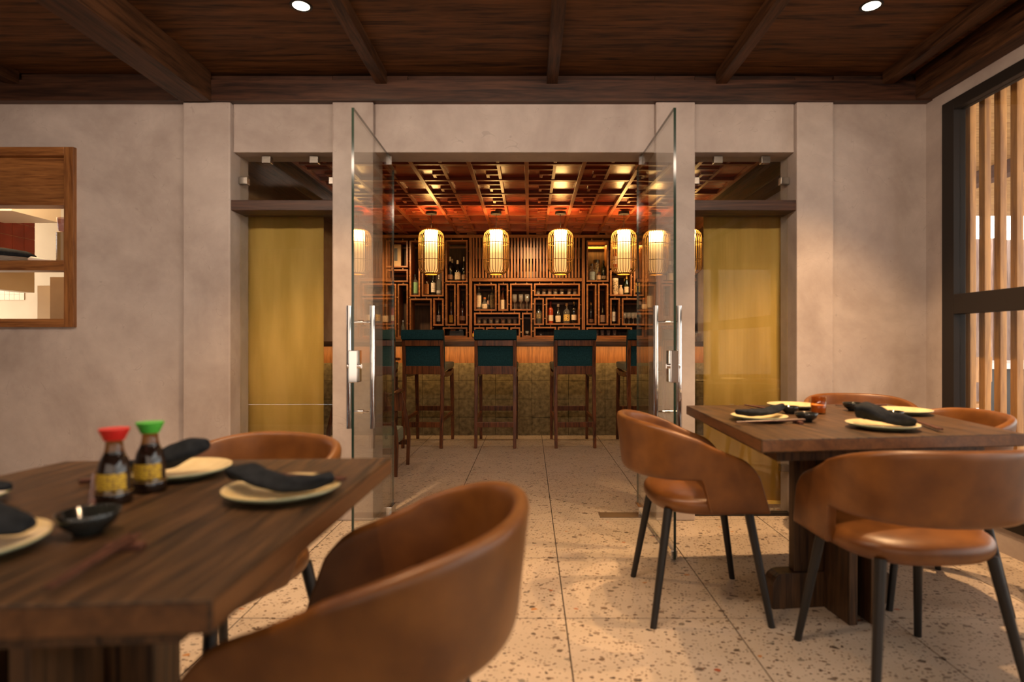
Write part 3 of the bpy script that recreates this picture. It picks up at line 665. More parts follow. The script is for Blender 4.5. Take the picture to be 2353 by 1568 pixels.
for grp in (CEN, RGT, LFT, FAR):
    for b in grp: BZ[b] = sbox(*b)
for x0, x1 in ((1078, 1084.6), (1337, 1344), (876, 883), (1482, 1487)): box('post', SHELF_WZ, Sx(x0), Sx(x1), YS - .01, YD + .02, Sz(777), Sz(547), sh, .002)
box('top_rail', SHELF_W, Sx(800), Sx(1601), YS - .012, YD, Sz(547), Sz(540), sh, .002)
box('bottom_rail', SHELF_W, Sx(800), Sx(1601), YS - .02, YD, Sz(780), Sz(775.6), sh, .002)
for x0, x1 in ((1085, 1337), (1487, 1600), (800, 876)):
    box('mid_rail', SHELF_W, Sx(x0), Sx(x1), YS - .008, YD - .1, Sz(647), Sz(639.5), sh, .002)
slp = G().box(-.0125, .0125, 0, .03, Sz(638.7), Sz(547)).build('slat', SHELF_WZ, sh, bevel=.001, loc=(Sx(1088), YS, 0))
for a, b in ((1095, 1337), (1490, 1600), (840, 876)):
    x = a
    while x < b - 2: piece(slp, (Sx(x), YS, 0), 0, sh); x += 7.35
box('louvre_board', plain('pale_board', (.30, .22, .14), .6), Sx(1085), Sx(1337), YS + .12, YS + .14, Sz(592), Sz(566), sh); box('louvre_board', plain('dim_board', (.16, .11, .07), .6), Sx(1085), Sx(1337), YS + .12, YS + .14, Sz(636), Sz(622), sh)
box('back_panel', SHELF_BACK, Sx(800), Sx(1601), YD + .005, YD + .03, 0, Sz(540), sh)
for x0, y0, x1, y1 in CEN + RGT + LFT:
    if y1 - y0 > 26 and x1 - x0 > 22 and y0 < 720: box('back_rail', SHELF_W, Sx(x0) + .024, Sx(x1) - .024, YD - .03, YD, Sz(y0 + 13), Sz(y0 + 8), sh)
box('cabinet_base', COUNTER_W, Sx(800), Sx(1601), YS - .02, YD, 0, Sz(780), sh)
g = G()
for (x0, y0, x1, y1) in CEN + RGT + LFT:
    nx = 2 if x1 - x0 > 30 else 1
    if x1 - x0 > 90: nx = 4
    for k in range(nx):
        x = Sx(x0 + (x1 - x0) * (k + .5) / nx)
        g.tube([(x, YS + .03, Sz(y0) - .001), (x, YS + .03, Sz(y0 - 4.4))], .010, 8)
    ny = 2 if y1 - y0 > 45 else 1
    for k in range(ny):
        z = Sz(y0 + (y1 - y0) * (k + .5) / ny)
        g.tube([(Sx(x1), YS + .05, z), (Sx(x1 + 4), YS + .05, z)], .008, 6)
tag(g.build('dowel', wood('dowel_wood', (.35, .19, .09), (.55, .34, .18), 'Z', 2, .5), sh, True), kind='stuff')
# warm strips inside the lit boxes of the bay at the far door
for b in (RGT[0], RGT[3], RGT[5]):
    area('shelf_strip', ((Sx(b[0]) + Sx(b[2])) / 2, YD - .06, Sz(b[1] + 6)), ((Sx(b[0]) + Sx(b[2])) / 2, YD, Sz(b[3])), (Sx(b[2]) - Sx(b[0])) * .8, .02, 1.0, (1, .5, .10))

# ------------------------------------------------------------------ bottles and glasses
YBt = 8.43
GC = {'dark': plain('bottle_black_glass', (.006, .006, .005), .07, 0, .7), 'green': plain('bottle_green_glass', (.012, .022, .008), .08, 0, .7),
      'brown': plain('bottle_brown_glass', (.05, .016, .005), .08, 0, .7), 'amber': plain('bottle_amber_glass', (.30, .045, .012), .08, 0, .7),
      'clear': thin_glass('bottle_clear_glass', (.74, .75, .70), 1.8, .02, (1, 1, 1), .06), 'pale': thin_glass('bottle_pale_glass', (.62, .72, .68), 1.9, .02, (1, 1, 1), .07)}
CAPC = {'cream': plain('cap_cream', (.66, .58, .42), .5), 'white': plain('cap_white', (.8, .75, .65), .5), 'gold': plain('cap_gold', (.58, .36, .10), .3, .6), 'black': plain('cap_black', (.012, .012, .012), .4),
        'cork': plain('cap_cork', (.55, .36, .17), .7), 'red': plain('cap_red', (.35, .03, .02), .4), 'orange': plain('cap_orange', (.50, .15, .03), .4), 'silver': plain('cap_silver', (.6, .6, .58), .25, .8), 'blue': plain('cap_blue', (.02, .12, .25), .4)}
LBC = {'cream': label_mat('label_cream', (.68, .58, .40), (.30, .20, .12)), 'yellow': label_mat('label_yellow', (.66, .42, .06), (.25, .12, .03)), 'orange': label_mat('label_orange', (.58, .30, .11), (.25, .08, .03)), 'green': label_mat('label_green', (.16, .34, .16), (.35, .45, .28)),
       'pink': label_mat('label_pink', (.66, .46, .34), (.45, .25, .2)), 'tan': label_mat('label_tan', (.46, .30, .17), (.2, .1, .06)), 'white': label_mat('label_white', (.72, .68, .58), (.06, .05, .05), 70, .60), 'grey': label_mat('label_grey', (.40, .38, .36), (.15, .14, .14)),
       'ornate': label_mat('label_ornate', (.04, .035, .03), (.50, .36, .14), 90, .52), 'blue': label_mat('label_blue', (.30, .36, .36), (.05, .12, .2)), 'motley': label_mat('label_motley', (.62, .42, .10), (.04, .03, .02), 70, .54)}
PROF = {  # body/neck shapes as (radius share, height share)
    'wine': [(0, 0), (.92, 0), (1, .015), (1, .58), (.93, .65), (.55, .74), (.38, .80), (.36, .90)],
    'slope': [(0, 0), (.92, 0), (1, .015), (1, .45), (.85, .56), (.55, .70), (.36, .82), (.34, .90)],
    'spirit': [(0, 0), (.94, 0), (1, .02), (1, .62), (.94, .68), (.6, .74), (.36, .78), (.34, .90)],
    'tall': [(0, 0), (.94, 0), (1, .02), (1, .60), (.80, .68), (.38, .74), (.34, .90)],
    'round': [(0, 0), (.6, 0), (.9, .06), (1, .25), (.95, .45), (.65, .58), (.36, .66), (.32, .88)],
    'squat': [(0, 0), (.94, 0), (1, .03), (1, .55), (.80, .64), (.42, .70), (.40, .88)]}
def bottle(xp, top, base, wpx, shape, glass, cap, lab, lo, hi, label, Z0=None, Y=YBt, group=None, lw=1.0):
    k = Y / F; Hh = (base - top) * k; r = wpx * k / 2; x = PX(xp, Y)
    z = Z0 if Z0 is not None else PZ(base, Y)
    b = empty('bottle', (x, Y, z), random.uniform(-.2, .2), label, 'bottle', group)
    pf = PROF[shape]; G().lathe([(a * r, c * Hh) for a, c in pf], 20).build('body', GC[glass], b, True)
    rn = pf[-1][0] * r; c0 = pf[-1][1] - .02
    G().lathe([(0, Hh), (rn * 1.08, Hh), (rn * 1.12, Hh * .985), (rn * 1.15, Hh * (c0 - .06 if cap in ('cream', 'white', 'gold') and shape in ('wine', 'slope') else c0)), (0, Hh * c0)], 14).build('cap', CAPC[cap], b, 'auto')
    if lab:
        def rad(t):
            for (a0, c0_), (a1, c1_) in zip(pf[1:], pf[2:]):
                if c0_ <= t <= c1_ and c1_ > c0_: return (a0 + (a1 - a0) * (t - c0_) / (c1_ - c0_)) * r
            return r
        tt = [lo + (hi - lo) * q / 4 for q in range(5)]
        G().lathe([(rad(t) + .0012, t * Hh) for t in tt], 16, a0=-pi / 2 - 1.25 * lw, a1=-pi / 2 + 1.25 * lw).build('label', LBC[lab], b, True)
    return b
zA = BZ[CEN[0]]; zF = BZ[CEN[5]]
def bz(b): return BZ[b] + .0005
bottle(1100.3, 658, 712, 12, 'tall', 'clear', 'silver', 'cream', .1, .60, 'tall clear bottle with a long cream label in the box above the tumbler row', bz(CEN[0]))
bottle(1113.5, 683, 711, 15, 'round', 'pale', 'orange', 'cream', .08, .44, 'squat round bottle with orange stopper and round cream label', bz(CEN[0]), 8.40, None, .7)
bottle(1123.5, 676, 711, 11, 'slope', 'pale', 'silver', 'pink', .35, .62, 'small pale bottle tucked behind the one with orange stopper', bz(CEN[0]), 8.49)
bottle(1131.3, 658, 712, 11, 'tall', 'pale', 'gold', 'ornate', .08, .60, 'tall bottle wrapped in a black and gold label', bz(CEN[0]))
bottle(1156, 661, 712, 12.5, 'slope', 'brown', 'red', 'cream', .02, .44, 'red capped bottle with a big cream label alone in a narrow box', bz(CEN[1]))
bottle(1238.3, 705, 745, 13, 'spirit', 'pale', 'black', 'ornate', .3, .6, 'pale patterned bottle alone in the narrow box next to the four whiskies', bz(CEN[4]))
bottle(1265, 694, 744.5, 13, 'spirit', 'amber', 'red', 'cream', .12, .38, 'red amber bottle with cream label, beside the dark round one', bz(CEN[5]))
bottle(1282.5, 699, 744, 15.5, 'round', 'dark', 'white', 'cream', .08, .40, 'dark bulbous bottle with white cap and oval cream label', bz(CEN[5]), YBt, None, .7)
bottle(1302, 697, 744.5, 15.5, 'squat', 'clear', 'cork', 'motley', .12, .44, 'broad clear bottle with cork and mottled yellow label', bz(CEN[5]))
bottle(1319, 694, 744.5, 12.5, 'spirit', 'dark', 'gold', 'cream', .16, .40, 'dark gold topped bottle with cream label, last of the four whiskies', bz(CEN[5]))
bottle(1088.4, 761, 775.5, 6, 'wine', 'amber', 'red', 'yellow', .1, .6, 'tiny bottle with yellow label at the foot of the shelf post', Sz(775.6), 8.29)
bottle(1360, 606, 646, 15.5, 'squat', 'clear', 'black', 'blue', .06, .52, 'broad clear whisky bottle with pale blue label in a lit box', bz(RGT[0]), 8.42)
bottle(1376, 622, 646, 9, 'spirit', 'brown', 'black', 'tan', .1, .5, 'small brown bottle in front of the dark tin', bz(RGT[0]), 8.36)
bottle(1387, 599, 646, 12, 'wine', 'green', 'black', 'cream', .1, .25, 'tall green bottle beside the dark tin in the lit box', bz(RGT[0]), 8.42)
bottle(1358, 697, 745.5, 11, 'spirit', 'dark', 'gold', 'tan', .06, .22, 'dark gold capped bottle with low tan label in a tall narrow box', bz(RGT[1]))
bottle(1384.7, 697, 745.5, 11.5, 'slope', 'dark', 'black', 'cream', .08, .42, 'dark bottle with cream label in the tall narrow box by the wine', bz(RGT[2]))
bottle(1413, 572, 615, 11, 'spirit', 'amber', 'black', 'cream', .2, .6, 'amber bottle half hidden behind the lantern by the far door', bz(RGT[3]))
bottle(1440, 634, 678.5, 13, 'slope', 'green', 'gold', 'cream', .12, .42, 'green bottle with gold foil next to the beige flask', bz(RGT[4]), 8.42)
bottle(1435, 639, 678.5, 9, 'slope', 'green', 'gold', None, .1, .4, 'small green gold topped bottle behind the beige flask', bz(RGT[4]), 8.50)
bottle(1465.5, 627, 678.5, 11, 'spirit', 'dark', 'gold', 'motley', .12, .55, 'yellow capped dark bottle with mottled label by the far door edge', bz(RGT[5]))
bottle(1410.5, 696, 745.5, 10, 'wine', 'dark', 'black', 'white', .12, .56, 'black wine bottle with a white label marked by dark blots', bz(RGT[6]))
bottle(1034.4, 590, 646.5, 12, 'wine', 'dark', 'cream', 'pink', .08, .27, 'wine bottle with pinkish label among the cream topped wines', bz(LFT[0]), 8.42)
bottle(1039.2, 593.5, 646.5, 11, 'wine', 'dark', 'cream', 'tan', .08, .27, 'wine bottle hidden behind the pinkish labelled one', bz(LFT[0]), 8.51)
bottle(1052, 598, 646.5, 14, 'slope', 'dark', 'cream', 'cream', .08, .42, 'broad wine bottle with tall cream label among the cream topped wines', bz(LFT[0]), 8.42)
bottle(1066, 590, 646.5, 10, 'slope', 'dark', 'cream', 'tan', .08, .27, 'slim wine bottle with tan label beside the broad one', bz(LFT[0]), 8.42)
bottle(1036.7, 696, 746.5, 9.5, 'wine', 'brown', 'gold', 'yellow', .08, .42, 'slim brown bottle with yellow label in a tall narrow box', bz(LFT[1]))
bottle(1062.5, 694, 746.5, 13.5, 'spirit', 'brown', 'black', 'tan', .16, .36, 'stout brown whisky bottle with tan label', bz(LFT[2]))
bottle(979.8, 629, 679.5, 14, 'spirit', 'brown', 'orange', 'orange', .06, .52, 'orange labelled brown bottle under the lantern by the near door', bz(LFT[3]))
bottle(995.7, 631, 679.5, 10.5, 'spirit', 'dark', 'black', 'white', .15, .60, 'dark bottle with white label between two others below the lantern', bz(LFT[3]))
bottle(1009, 632, 679.5, 11.5, 'spirit', 'pale', 'silver', 'grey', .1, .24, 'clear silver capped bottle with grey label band', bz(LFT[3]))
bottle(953.5, 631, 679.8, 14.5, 'spirit', 'pale', 'black', 'green', .1, .62, 'clear bottle with a large green label alone in a tall box', bz(LFT[4]))
bottle(1008, 697, 747, 9.5, 'wine', 'dark', 'black', 'white', .14, .42, 'slim dark bottle with small white label in the short narrow box', bz(LFT[5]))
bottle(926, 737, 773, 10.5, 'slope', 'pale', 'silver', None, 0, 0, 'pale empty bottle in the tall box beside the stool back', bz(LFT[11]))
bottle(901.5, 737, 773, 9.5, 'slope', 'pale', 'silver', None, 0, 0, 'pale empty bottle just past the near door edge', bz(LFT[10]))
bottle(1138, 750, 785, 9, 'slope', 'dark', 'black', None, 0, 0, 'black bottle on the counter behind a stool back', 1.0305, 6.55)
def can(name, xp, top, base, wpx, m, label, z, cat, Y=YBt, band=None):
    k = Y / F; r = wpx * k / 2; hh = (base - top) * k
    e = empty(name, (PX(xp, Y), Y, z), 0, label, cat)
    G().lathe([(0, 0), (r * .97, 0), (r, .004), (r, hh * .86), (r * .98, hh * .86)], 20).build('body', m, e, 'auto')
    G().lathe([(r * 1.02, hh * .86), (r * 1.02, hh - .004), (r * .98, hh), (0, hh)], 20).build('lid', band or m, e, 'auto')
can('whisky_tin', 1371, 596, 646, 15, LBC['ornate'], 'tall black tin with gold marks in the lit box', bz(RGT[0]), 'tin', 8.50, CAPC['black'])
can('cream_tin', 1413.7, 640, 678.5, 14, label_mat('tin_print', (.58, .46, .28), (.10, .07, .04), 45, .55), 'cream cylinder tin printed with a dark figure', bz(RGT[4]), 'tin', 8.42, CAPC['cream'])
e = empty('sake_flask', (PX(1426.7, 8.42), 8.42, bz(RGT[4])), 0, 'beige pottery flask between the cream tin and the green bottle', 'flask')
k = 8.42 / F
G().lathe([(0, 0), (4.6 * k, 0), (5.6 * k, 3 * k), (5.6 * k, 11 * k), (3.6 * k, 16 * k), (2.2 * k, 18.5 * k), (2.2 * k, 20 * k), (3.4 * k, 23 * k), (2.6 * k, 23 * k), (1.6 * k, 20 * k)], 18).build('body', noisy('beige_pottery', (.46, .33, .19), (.55, .41, .25), 30, .6, .1), e, True)
sb = empty('sake_box', (PX(912.5, 8.44), 8.44, bz(LFT[8])), 0, 'tan presentation box with black plaque beside the near door edge', 'box')
k = 8.4 / F
box('carton', noisy('tan_card', (.42, .29, .14), (.46, .32, .16), 8, .6, 0), -10.5 * k, 10.5 * k, -.05, .05, 0, 51 * k, sb, .002); box('plaque', CAPC['black'], -4.7 * k, 2.6 * k, -.0515, -.05, 13 * k, 42 * k, sb)
bt = empty('bar_tray', (PX(1050.5, 8.42), 8.42, bz(LFT[7])), 0, 'black caddy tray low on the shelf beside a stool back', 'tray')
k = 8.42 / F
g = G(); g.box(-17 * k, 17 * k, -.08, .08, 0, .008); g.box(-17 * k, 17 * k, -.08, -.074, .008, 13 * k * .85); g.box(-17 * k, 17 * k, .074, .08, .008, 13 * k * .85); g.box(-17 * k, -16 * k, -.08, .08, .008, 13 * k * .85); g.box(16 * k, 17 * k, -.08, .08, .008, 13 * k * .85)
g.build('body', CAPC['black'], bt)
zt = bz(LFT[7]) + .009
g = G().tube([(PX(1036, 8.42), 8.40, zt + .075), (PX(1042, 8.42), 8.40, zt + .077), (PX(1047, 8.42), 8.40, zt + .078)], [.011, .012, .011], 10)
g.box(PX(1036, 8.42), PX(1047, 8.42), 8.39, 8.41, zt, zt + .066); tag(g.build('orange_packet', CAPC['orange'], None, 'auto'), 'orange packet standing in the black caddy tray', 'packet')
g = G().tube([(PX(1059, 8.42), 8.42, zt), (PX(1059, 8.42), 8.42, zt + .085)], .03, 14); tag(g.build('paper_roll', WHITE, None, 'auto'), 'white paper roll standing in the black caddy tray', 'paper roll')

ORD = ('first', 'second', 'third', 'fourth', 'fifth', 'sixth', 'seventh')
def tumbler_mesh(r, h): return G().lathe([(0, 0), (r * .86, 0), (r * .9, .004), (r, h), (r * .93, h), (r * .84, .012), (0, .010)], 14)
def goblet_mesh(r, h): return G().lathe([(0, 0), (r * .85, 0), (r * .85, .003), (.004, .012), (.004, h * .42), (r * .55, h * .47), (r, h * .56), (r * .95, h), (r * .89, h), (r * .93, h * .57), (0, h * .5)], 16)
def glasses(name, xs_, z, Y, mk, label, cat, group):
    o = None
    for x in xs_:
        loc = (PX(x, Y), Y, z)
        lb = label if len(xs_) == 1 else label.replace('clear ', '').replace('stemmed', ORD[xs_.index(x)] + ' stemmed') + ', ' + ORD[xs_.index(x)] + ' from the left'
        if 'stemmed' in label: lb = label.replace('stemmed', ORD[xs_.index(x)] + ' stemmed') + ', counting from the left' if len(xs_) > 1 else label
        if o is None: o = mk.build(name, CLEAR, None, True, loc=loc); tag(o, lb, cat, group)
        else: c = o.copy(); COL.objects.link(c); c.location = loc; c['label'] = lb
k = YBt / F
glasses('tumbler', [1236.5, 1250, 1263, 1276.5, 1291, 1308, 1321], bz(CEN[3]), YBt, tumbler_mesh(5.2 * k, 13.5 * k), 'clear tumbler in the row above the four whiskies', 'glass', 'tumblers in the upper wide box')
glasses('tumbler', [1100.7, 1114, 1128, 1142, 1156, 1170.5, 1183.5], bz(CEN[6]), YBt, tumbler_mesh(5.4 * k, 13.5 * k), 'clear tumbler in the row under the cream labelled bottles', 'glass', 'tumblers in the lower wide box')
glasses('goblet', [1182.6, 1197, 1211], bz(CEN[2]), YBt, goblet_mesh(5.4 * k, 34.5 * k), 'stemmed glass in the box beside the red capped bottle', 'glass', 'goblets in the square box')
glasses('goblet', [1500, 1515, 1530], bz(FAR[0]), YBt, goblet_mesh(5.4 * k, 34.5 * k), 'stemmed glass seen through the far glass door', 'glass', 'goblets behind the far door')
glasses('goblet', [1211], bz(CEN[7]), YBt, goblet_mesh(4 * k, 11 * k), 'lone small stemmed glass at the foot of a tall empty box', 'glass', None)
glasses('tumbler', [1243], bz(CEN[11]), YBt, tumbler_mesh(4 * k, 6 * k), 'lone small glass low on the shelf by a stool back', 'glass', None)
glasses('wine_glass', [1435, 1445, 1455, 1464, 1473], bz(RGT[7]), YBt, goblet_mesh(5.2 * k, 26 * k), 'round wine glass in the box beside the far glass door', 'glass', 'wine glasses by the far door')
glasses('tumbler', [1371, 1384, 1398, 1412], bz(RGT[8]), YBt, tumbler_mesh(4.6 * k, 13 * k), 'clear glass on the low shelf between two stool backs', 'glass', 'glasses on the low shelf')
glasses('tumbler', [1605], 1.0305, 6.5, tumbler_mesh(.04, .09), 'clear tumbler on the counter past the far pier', 'glass', None)

# ------------------------------------------------------------------ bamboo lanterns
def lantern(label):
    l = empty('pendant_lantern', (0, 0, 0), 0, label, 'pendant light', 'bamboo lanterns over the bar')
    BAM = wood('bamboo', (.46, .28, .08), (.66, .44, .15), 'Z', 2, .4, 'Object', .15)
    zc = 2.088; hh = .262
    prof = []
    for q in range(12):
        z = -.245 + .49 * q / 11; prof.append((.073, z))
    sh_ = G()
    n = 48; vs = []
    for r, z in prof:
        for j in range(n): rr = r * (1 + (.035 if j % 2 else -.02)); a = 2 * pi * j / n; vs.append((rr * cos(a), rr * sin(a), z))
    fs = [(i * n + j, i * n + (j + 1) % n, (i + 1) * n + (j + 1) % n, (i + 1) * n + j) for i in range(len(prof) - 1) for j in range(n)]
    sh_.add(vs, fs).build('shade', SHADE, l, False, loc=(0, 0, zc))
    rib = [(.080, .258), (.110, .245), (.138, .215), (.148, .175), (.150, .10), (.150, -.10), (.148, -.175), (.138, -.215), (.110, -.245), (.080, -.258)]
    src = G().tube([(r, 0, z) for r, z in rib], .0034, 5).build('rib', BAM, l, True, loc=(0, 0, zc))
    for k in range(1, 28): piece(src, (0, 0, zc), 2 * pi * k / 28, l)
    for z in (.095, -.10): G().tube([(.152 * cos(2 * pi * a / 32), .152 * sin(2 * pi * a / 32), 0) for a in range(32)], .0042, 6, closed=True).build('hoop', BAM, l, True, loc=(0, 0, zc + z))
    for z in (.258, -.258): G().lathe([(.070, -.009), (.086, -.009), (.086, .009), (.070, .009), (.070, -.009)], 32).build('end_ring', BAM, l, 'auto', loc=(0, 0, zc + z))
    G().tube([(0, 0, zc + .10), (0, 0, 2.545)], .003, 6).build('cord', BLACK_METAL, l)
    G().lathe([(0, 2.53), (.062, 2.53), (.064, 2.535), (.064, 2.562), (0, 2.562)], 24).build('canopy', BLACK_METAL, l, 'auto')
    return l
YL = 6.85
l0 = lantern('cage lantern of bamboo hanging beside the near door edge'); l0.location = (PX(991, YL), YL, 0)
for x in (991, 1140, 1288, 1433.5, 1583):        # the bulb inside each shade, seen by the ceiling through the open top
    d = bpy.data.lights.new('lantern_bulb', 'POINT'); d.energy = 5.5 if x != 1288 else 8; d.color = (1, .60, .26); d.shadow_soft_size = .03
    o = bpy.data.objects.new('lantern_bulb', d); COL.objects.link(o); o.location = (PX(x, YL), YL, 2.24)
for x, lb in ((1140, 'bamboo cage lantern hanging above the second bar stool, before the shelf slats'), (1288, 'bamboo cage lantern hanging at the far end of the shelf slats, brightest one'), (1433.5, 'bamboo cage lantern hanging beside the far door edge'), (1583, 'bamboo cage lantern peeping out past the far pier')):
    dup(l0, (PX(x, YL), YL, 0), 0, lb)

# ------------------------------------------------------------------ leather tub chairs
def smooth(a, b, t):
    t = max(0, min(1, (t - a) / (b - a))); return t * t * (3 - 2 * t)
def tub_chair(label):
    c = empty('tub_chair', (0, 0, 0), 0, label, 'chair', 'tan leather tub chairs')
    cols = []
    A, B, Y0 = .243, .215, -.055
    for i in range(29):
        t = -pi / 2 + pi * i / 28
        cols.append(('arc', t))
    qs = [.03, .06, .09, .12, .15, .18, .24, .32, .45, .6, .75, .88, .96, 1.0]
    cols = [('arm', q, -1) for q in reversed(qs)] + cols + [('arm', q, 1) for q in qs]
    nv = 8; vs = []; e = 2 / 2.3
    for cc in cols:
        if cc[0] == 'arc':
            t = cc[1]; px, py, q = A * math.copysign(abs(sin(t)) ** e, sin(t)), Y0 - B * abs(cos(t)) ** e, 0
        else: q = cc[1]; px, py = cc[2] * A * (1 - .05 * q), None
        ly = py if py is not None else Y0 + (.17 - Y0) * q
        zt = .742 - .145 * smooth(-.30, .26, ly) / smooth(-.30, .26, .17) * 1.0
        if q > .8: zt -= .05 * ((q - .8) / .2) ** 2
        zb = .530 if q < .04 else .530 - .122 * smooth(.04, .18, q)
        for k in range(nv):
            z = zb + (zt - zb) * k / (nv - 1)
            f = 1 + .40 * (z - .50)
            if py is not None: vs.append((px * f, py * f, z))
            else: vs.append((px * f, Y0 * f * (1 - q) + q * (.205 - .33 * (z - .41)), z))
    m = len(cols); fs = [(i * nv + k, (i + 1) * nv + k, (i + 1) * nv + k + 1, i * nv + k + 1) for i in range(m - 1) for k in range(nv - 1)]
    o = G().add(vs, fs).build('shell', LEATHER, c, True)
    md = o.modifiers.new('solid', 'SOLIDIFY'); md.thickness = .030; md.offset = 0; md.use_even_offset = True
    md = o.modifiers.new('sub', 'SUBSURF'); md.levels = 1; md.render_levels = 2
    lay = [(.0, .392), (.80, .390), (.95, .402), (1.0, .428), (.975, .452), (.86, .467), (.5, .474), (.0, .476)]
    n = 36; vs = []; fs = []
    for s_, z in lay:
        for j in range(n):
            a = 2 * pi * j / n; x = .232 * math.copysign(abs(cos(a)) ** (2 / 2.6), cos(a)); y = .212 * math.copysign(abs(sin(a)) ** (2 / 2.6), sin(a)) + .01
            vs.append((x * s_, y * s_, z))
    for i in range(len(lay) - 1):
        for j in range(n): fs.append((i * n + j, i * n + (j + 1) % n, (i + 1) * n + (j + 1) % n, (i + 1) * n + j))
    o = G().add(vs, fs).build('seat', LEATHER, c, True); o.modifiers.new('s', 'SUBSURF').levels = 1
    for a in (-1, 1):
        for b in (-1, 1): G().tube([(a * .165, b * .145, .410), (a * (.228 if b < 0 else .215), b * .212, 0)], [.0165, .0118], 14).build('leg', BLACK_METAL, c, 'auto')
    box('seat_frame', BLACK_METAL, -.11, .11, -.10, .10, .380, .392, c, .003)
    return c
def face(dx, dy): return math.atan2(dy, dx) - pi / 2
c1 = tub_chair('tan leather tub chair turned side on at the far table, nearest the open glass door')
c1.location = (.658, 2.295, 0); c1.rotation_euler = (0, 0, face(1, -.02))
dup(c1, (1.145, 1.79, 0), face(-.06, 1), 'tan leather tub chair with its open back to us at the far table')
dup(c1, (1.70, 2.93, 0), face(-.25, -1), 'tan leather tub chair behind the far table against the plaster wall')
dup(c1, (1.60, 2.40, 0), face(-1, .10), 'tan leather tub chair at the far table beside the slatted window')
dup(c1, (-.83, 1.54, 0), face(-.42, -1), 'tan leather tub chair behind the near table in front of the yellow blind')
dup(c1, (-.31, 1.03, 0), face(-1, .08), 'large close tan leather tub chair tucked into the side of the near table')

# ------------------------------------------------------------------ dining tables
TZ = .725
def table(corners, ped, ang, label):
    cx_ = sum(c[0] for c in corners) / 4; cy_ = sum(c[1] for c in corners) / 4
    t = empty('dining_table', (cx_, cy_, 0), ang, label, 'table', 'square dining tables')
    Rm = Matrix.Rotation(-ang, 2)
    pl = [Rm @ Vector((x - cx_, y - cy_)) for x, y in corners]
    pl = [(p.x, p.y) for p in pl]
    G().prism(pl, TZ - .041, TZ, 0, 1).build('tabletop', [TABLE_W, TABLE_E], t, False, .004)
    G().prism([(x * .82, y * .82) for x, y in pl], TZ - .085, TZ - .041).build('sub_top', PED_W, t)
    q = Rm @ Vector((ped[0] - cx_, ped[1] - cy_)); px, py = q
    box('pedestal_board', PED_W, px - .15, px + .15, py - .02, py + .02, .13, TZ - .085, t, .003)
    g = G(); w_, r_ = .245, .05
    prof = [(-w_, 0), (w_, 0), (w_, .135 - r_)] + [(w_ - r_ + r_ * cos(a * pi / 8), .135 - r_ + r_ * sin(a * pi / 8)) for a in range(1, 5)] + [(-w_ + r_ - r_ * cos(a * pi / 8), .135 - r_ + r_ * sin(a * pi / 8)) for a in range(4, -1, -1)]
    n = len(prof); g.add([(px + x, py + y, z) for y in (-.035, .035) for x, z in prof], [tuple(range(n)), tuple(range(2 * n - 1, n - 1, -1))] + [(i, n + i, n + (i + 1) % n, (i + 1) % n) for i in range(n)])
    g.build('foot_board', PED_W, t, False, .003)
    for a in (-1, 1):
        x = px + .02 + a * .042
        box('pedestal_plate', PED_W, x - .016, x + .016, py - .185, py - .036, .0, TZ - .085, t, .003); box('pedestal_plate', PED_W, x - .016, x + .016, py + .036, py + .185, .0, TZ - .085, t, .003)
    return t
table([(.702, 1.757), (1.600, 1.874), (1.722, 2.79), (.731, 2.71)], (1.168, 2.275), R(6), 'square dark timber pedestal table laid for four beside the slatted window')
table([(-.365, .665), (-.353, 1.485), (-1.153, 1.4415), (-1.27, .60)], (-.80, 1.02), R(1), 'square dark timber pedestal table close to the camera with two sauce bottles')

# ------------------------------------------------------------------ table settings
def plate(x, y, r, label):
    return tag(G().lathe([(0, .003), (r * .55, .003), (r * .60, 0), (r * .64, .003), (r * .93, .012), (r, .017), (r * 1.0, .020), (r * .95, .0185), (r * .62, .008), (0, .007)], 40, ms=[1, 1, 1, 1, 1, 1, 0, 0, 0]).build('plate', [CREAM, CELADON], None, True, loc=(x, y, TZ)), label, 'plate', 'cream and celadon plates')
def bowl(x, y, r, label):
    h = r * .82
    return tag(G().lathe([(0, 0), (r * .45, 0), (r * .48, h * .12), (r * .85, h * .5), (r, h * .97), (r * .97, h), (r * .93, h * .97), (r * .78, h * .5), (r * .4, h * .22), (0, h * .2)], 28).build('sauce_bowl', BLACK_GLAZE, None, True, loc=(x, y, TZ)), label, 'bowl', 'black sauce bowls')
def napkin(pts, rad, label, flat=.62):
    g = G(); n = 14; k = len(pts)
    # resample with a crumpled section
    P = []; Rr = []
    for i in range(k - 1):
        for q in range(4):
            t = q / 4; P.append(Vector(pts[i]).lerp(Vector(pts[i + 1]), t)); Rr.append(rad[i] + (rad[i + 1] - rad[i]) * t)
    P.append(Vector(pts[-1])); Rr.append(rad[-1])
    g.tube(P, Rr, n, 0, flat)
    rnd = random.Random(len(label))
    for i in range(len(g.v)):
        s = i // n; j = i % n; p = P[min(s, len(P) - 1)]; v = Vector(g.v[i])
        f = .86 + .16 * sin(3 * 2 * pi * j / n + s * .35) + rnd.uniform(-.06, .06)
        g.v[i] = tuple(p + (v - p) * f)
    o = g.build('napkin', NAPKIN, None, True); o.modifiers.new('s', 'SUBSURF').levels = 1
    return tag(o, label, 'napkin', 'black napkins')
def chopsticks(p0, p1, label, group, gap=.009):
    p0, p1 = Vector(p0), Vector(p1); d = (p1 - p0); sd = Vector((-d.y, d.x, 0)).normalized()
    for s in (-.5, .5):
        a = p0 + sd * gap * s * .5; b = p1 + sd * gap * s
        o = G().tube([(0, 0, 0), tuple(b - a)], [.0025, .0042], 6).build('chopstick', CHOP, None, 'auto', loc=tuple(a)); tag(o, label.replace('dark chopstick of', ('nearer' if (s < 0) == (sd.y > 0) else 'farther') + ' dark chopstick of'), 'chopstick', group)
